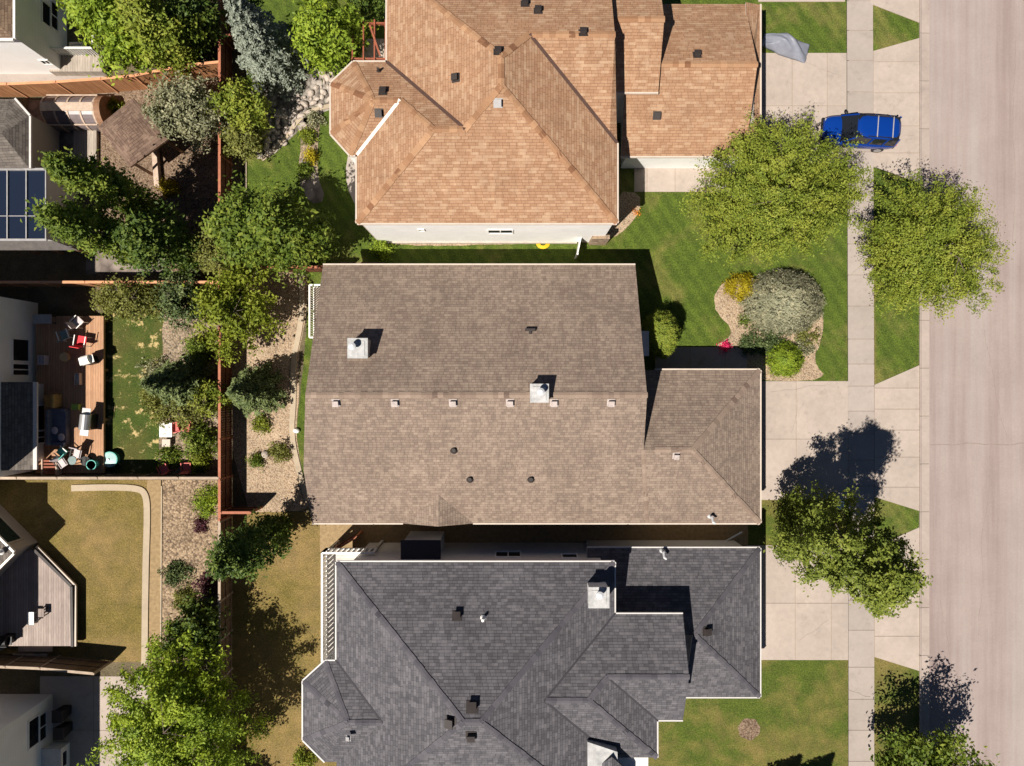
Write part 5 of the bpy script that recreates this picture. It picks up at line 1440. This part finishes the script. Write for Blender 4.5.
# white gate between the houses and the yellow hose
g0, g1 = at(582, 233, 1.4), at(577.5, 254, 1.4)
gt = thing('gate', 'narrow white gate standing off the white wall of the orange-roofed house', 'gate', (g0.x, g0.y, 0))
MB().bar((g0.x, g0.y, .8), (g1.x, g1.y, .8), .05, 1.3).build('gate_panel', M['white'], gt)
for p in (g0, g1): MB().box((p.x, p.y, .75), (.09, .09, 1.5)).build('post', M['white'], gt)
hx, hy = G(543, 243.5)
mb = MB()
for k_ in range(5):
    rr = .20 + .05 * k_; mb.tube([(hx + math.cos(t / 16 * 6.283) * rr, hy + math.sin(t / 16 * 6.283) * rr * .8, .05 + .02 * (k_ % 2)) for t in range(17)], .025, 6, cap=False)
tag(mb.build('garden_hose', M['yellow'], smooth=True), 'coiled yellow garden hose beside the white wall', 'hose')
# leaning pipe in the shaded side yard
mb = MB(); p, q = at(722, 543, .15), at(742, 532, .3); mb.tube([p, q], .05, 8)
tag(mb.build('downspout_pipe', M['galv']), 'grey drain pipe lying in the dark gap between the two garages', 'pipe')
px_, py_ = G(834, 503)
ub = thing('utility_box', 'small grey-green utility box in the street tree shade', 'utility box', (px_, py_, 0))
MB().box((px_, py_, .35), (.45, .4, .7)).build('cabinet', M['greygreen'], ub, bevel=.03); MB().box((px_, py_, .72), (.5, .45, .05)).build('lid', M['teal_pale'], ub)

# ------------------------------------------------------------------ deck furniture and clutter
DZ = .55
def chair(label, px, py, seat, frame, rz=0, z0=DZ, name='chair', cat='chair', group=None, s=1.0, high=.9):
    p = at(px, py, z0 + .45); root = thing(name, label, cat, (p.x, p.y, z0), group, rz)
    MB().box((0, 0, .43 * s), (.52 * s, .5 * s, .06)).build('seat', seat, root, local=True, bevel=.015)
    q = Matrix.Rotation(math.radians(-14), 3, 'Y'); MB().box((-.30 * s, 0, .70 * s), (.05, .5 * s, high * .6 * s), rot=q).build('backrest', seat, root, local=True, bevel=.015)
    for sx in (-1, 1):
        for sy in (-1, 1): MB().bar((sx * .24 * s, sy * .25 * s, 0), (sx * .22 * s, sy * .24 * s, .42 * s), .035, .035).build('leg', frame, root, local=True)
    for sy in (-1, 1): MB().bar((-.28 * s, sy * .28 * s, .62 * s), (.26 * s, sy * .28 * s, .62 * s), .05, .03).build('armrest', frame, root, local=True)
    return root
chair('red folding camp chair at the lit edge of the orange deck', 82, 341, M['red'], M['white'], 1.4, s=1.15)
chair('grey-green deck chair with white arms left of the red camp chair', 65, 335, M['greygreen'], M['white'], 1.9, s=1.1)
chair('pale chair standing in the shade above the red camp chair', 78, 322, M['cushion'], M['white'], .8)
chair('grey deck chair among the teal pots at the lower end of the deck', 77, 453.5, M['cushion'], M['black'], 4.5)
chair('grey chair half in shade beside the small round table', 62, 463, M['cushion'], M['black'], 5.3)
chair('green chair with white frame at the bottom of the deck', 62, 452, M['teal'], M['white'], 2.4)
chair('faded red garden chair beside the white table, left', 176, 427.5, M['pinkred'], M['pinkred'], 3.4, 0)
chair('faded red garden chair against the shrub, right of its twin', 187, 426, M['pinkred'], M['pinkred'], 3.0, 0)
chair('pink-red garden chair half in the fence shadow', 164, 469, M['pinkred'], M['pinkred'], 2.0, 0)
chair('orange-red garden chair under the yellow-green shrub', 187, 467, M['pinkred'], M['pinkred'], 1.6, 0)
def table(label, px, py, w, d, h, top, leg, z0=DZ, rnd=False, name='table'):
    p = at(px, py, z0 + h); root = thing(name, label, 'table', (p.x, p.y, z0))
    if rnd: MB().tube([(0, 0, h - .04), (0, 0, h)], w / 2, 20).build('table_top', top, root, local=True)
    else: MB().box((0, 0, h - .025), (w, d, .05)).build('table_top', top, root, local=True, bevel=.01)
    for sx in (-1, 1):
        for sy in (-1, 1): MB().box((sx * w * .36, sy * d * .36, (h - .05) / 2), (.05, .05, h - .05)).build('leg', leg, root, local=True)
    return root
table('white square garden table on the gravel beside the faded red chairs', 165.5, 430, .75, .85, .7, M['white'], M['white'], 0)
table('small round glass table among the teal pots on the deck', 72, 460.5, .5, .5, .5, M['greygreen'], M['black'], rnd=True)
table('pale paving-white low table below the white garden table', 166, 443, .5, .45, .35, M['cream'], M['cream'], 0)
table('narrow grey bench table in the dark shade at the house wall', 42, 319, 1.1, .55, .6, M['vent_grey'], M['black'])
table('white low table on the weathered grey deck', 30.5, 618.5, .38, .75, .5, M['white'], M['vent_grey'], .5)
table('small grey chair-side table on the weathered grey deck edge', 41, 613, .35, .5, .4, M['deck_grey'], M['black'], .5)
def barbecue(label, px, py, body, lid, rz=0, w=1.0, d=.5, z0=DZ):
    p = at(px, py, z0 + .8); root = thing('barbecue', label, 'barbecue', (p.x, p.y, z0), None, rz)
    MB().box((0, 0, .36), (w * .6, d * .85, .72)).build('cabinet', body, root, local=True, bevel=.02)
    MB().tube([(-w * .3, 0, .78), (w * .3, 0, .78)], d * .5, 16).build('lid', lid, root, local=True, smooth=False)
    for s_ in (-1, 1): MB().box((s_ * w * .42, 0, .76), (w * .24, d * .8, .04)).build('side_shelf', lid, root, local=True)
    MB().bar((-w * .25, -d * .55, .88), (w * .25, -d * .55, .88), .03, .03).build('handle', M['black'], root, local=True)
barbecue('stainless steel barbecue with open shelf on the orange deck', 85, 422, M['black'], M['steel'], math.radians(84), 1.5, .62)
barbecue('black barbecue with white lid beside the red camp chair', 86, 360, M['black'], M['white'], math.radians(15), .8, .55)
barbecue('black covered grill in the shade by the grey deck steps', 4, 641, M['black'], M['black'], 0, .8, .6, .3)
def sofa():
    p = at(58, 427, DZ + .4); root = thing('sofa', 'slate grey outdoor sofa in the shade beside the low roof', 'sofa', (p.x, p.y, DZ))
    MB().box((0, 0, .2), (.95, 2.1, .4)).build('base', M['navy'], root, local=True, bevel=.04)
    MB().box((-.42, 0, .55), (.2, 2.1, .5)).build('backrest', M['navy'], root, local=True, bevel=.05)
    for s_ in (-1, 1): MB().box((0, s_ * 1.0, .42), (.95, .18, .3)).build('armrest', M['navy'], root, local=True, bevel=.04)
    return p
sp = sofa()
for (dx, dy, l_) in ((-.15, -.2, 'pink-grey throw pillow in the middle of the slate sofa'), (.25, -.6, 'pale throw pillow at the front corner of the slate sofa')):
    mb = MB(); mb.blob((0, 0, 0), (.2, .24, .09), 2, 4, .05); o = mb.build('pillow', M['cushion'], smooth=True); o.location = (sp.x + dx, sp.y + dy, DZ + .48); tag(o, l_, 'pillow')
p = at(50, 401, DZ + .5)
b_ = thing('armchair', 'ochre cushioned armchair above the slate sofa', 'armchair', (p.x, p.y, DZ))
MB().box((0, 0, .22), (.8, .8, .44)).build('seat', M['ochre'], b_, local=True, bevel=.05); MB().box((.32, 0, .6), (.18, .8, .4)).build('backrest', M['ochre'], b_, local=True, bevel=.05)
for s_ in (-1, 1): MB().box((0, s_ * .42, .4), (.7, .12, .3)).build('armrest', M['wood'], b_, local=True, bevel=.03)
p = at(65, 357, DZ + .2); mb = MB(); mb.tube([(p.x, p.y, DZ), (p.x, p.y, DZ + .18), (p.x, p.y, DZ + .32)], [.22, .28, .26], 16); tag(mb.build('basket', M['wicker']), 'round tan wicker basket in the deck shade', 'basket')
def pot(label, px, py, R_, h, m, z0):
    p = at(px, py, z0 + h); root = thing('planter_pot', label, 'pot', (p.x, p.y, z0))
    MB().tube([(0, 0, 0), (0, 0, h * .9), (0, 0, h), (0, 0, h), (0, 0, h - .08)], [R_ * .7, R_ * .95, R_, R_ * .86, R_ * .84], 24).build('bowl', m, root, local=True)
    return root
pot('small teal pot at the lower right of the orange deck', 91, 465, .3, .5, M['teal'], DZ)
pot('small black pot beside the teal pot on the deck', 85, 461, .28, .4, M['black'], DZ)
p = at(109.5, 459.5, .45)
t_ = thing('water_tub', 'large pale teal round tub on the grass beside the deck edge', 'tub', (p.x, p.y, 0))
MB().tube([(0, 0, 0), (0, 0, .4), (0, 0, .45)], [.40, .46, .47], 28).build('tub_side', M['teal'], t_, local=True)
MB().tube([(0, 0, .40), (0, 0, .455), (0, 0, .49)], [.42, .42, .1], 28).build('lid', M['teal_pale'], t_, local=True)
MB().tube([(-.05, 0, .46), (-.05, 0, .55)], [.1, .07], 12).build('knob', M['white'], t_, local=True)
def bench():
    p = at(50, 467, DZ + .4); root = thing('bench', 'red-brown slatted bench with pale frame at the deck bottom', 'bench', (p.x, p.y, DZ))
    for i in range(5): MB().box((0, -.36 + .18 * i, .42), (.85, .1, .04)).build('slat', M['wood_red'], root, local=True)
    for sx in (-1, 1): MB().box((sx * .42, 0, .25), (.07, .95, .5)).build('leg_frame', M['wood_pale'], root, local=True)
bench()
def crate(label, px, py, m, w, d, h, z0=DZ):
    p = at(px, py, z0 + h); root = thing('crate', label, 'crate', (p.x, p.y, z0))
    b = MB(); t = .03
    b.box((0, 0, t / 2), (w, d, t)); 
    for s_ in (-1, 1): b.box((s_ * (w / 2 - t / 2), 0, h / 2 + t / 2), (t, d, h)); b.box((0, s_ * (d / 2 - t / 2), h / 2 + t / 2 - .001), (w - 2 * t, t, h))
    b.build('box', m, root, local=True); MB().box((0, 0, h * .6), (w * .85, d * .85, .04)).build('contents', m, root, local=True)
crate('lime green crate at the shadow edge of the orange deck', 75, 407, M['lime'], .42, .32, .25)
crate('pale folded sunlounger crate in the shade beside the deck boards', 77, 379, M['cream'], .3, .7, .3)
crate('white storage box on the ground beside the top left white house', 76, 50, M['white'], .8, .95, .5, .0)
crate('grey box beside the wall in the deep deck shade', 41, 360, M['cushion'], .4, .55, .4)
def bin_(label, px, py, rz=0):
    p = at(px, py, 1.0); root = thing('wheeled_bin', label, 'bin', (p.x, p.y, 0), None, rz)
    MB().add([(-.24, -.26, 0), (.24, -.26, 0), (.24, .26, 0), (-.24, .26, 0), (-.3, -.34, .95), (.3, -.34, .95), (.3, .34, .95), (-.3, .34, .95)], [(3, 2, 1, 0), (4, 5, 6, 7), (0, 1, 5, 4), (1, 2, 6, 5), (2, 3, 7, 6), (3, 0, 4, 7)]).build('bin_body', M['black'], root, local=True, bevel=.02)
    MB().box((0, 0, .98), (.64, .74, .06)).build('lid', M['vent_dark'], root, local=True, bevel=.02)
bin_('dark wheeled bin at the corner of the pale grey house', 57, 717)
bin_('dark wheeled bin below its twin, against the entry bay', 58, 734)
mb = MB(); p = at(283.5, 431, .2); mb.blob((p.x + .75, p.y, .12), (.2, .15, .16), 2, 3, .1)
tag(mb.build('stone', M['white']), 'single white stone on the edging near the round olive shrub', 'rock')
mb = MB(); p = G(266, 454); mb.blob((p[0], p[1], .12), (.22, .24, .18), 2, 8, .15); tag(mb.build('stone', M['boulder']), 'tan stone between the two round shrubs', 'rock')

# ------------------------------------------------------------------ groups of repeats
GR = {'house': 'houses on the block', 'fence': 'fences between the gardens', 'tree': 'leafy trees between the houses', 'spruce_tree': 'spruce trees', 'shrub': 'shrubs in the garden beds',
      'chair': 'garden and deck chairs', 'table': 'garden and deck tables', 'barbecue': 'barbecues on the decks', 'planter_pot': 'pots on the deck', 'crate': 'boxes and crates about the decks',
      'wheeled_bin': 'wheeled bins by the patio', 'pillow': 'pillows on the slate sofa', 'flower_clump': 'clumps of flowers', 'stone': 'single stones on the tan gravel'}
for o in bpy.data.objects:
    if o.parent is None and 'label' in o and 'group' not in o:
        k_ = o.name.split('.')[0]
        if k_ in GR: o['group'] = GR[k_]
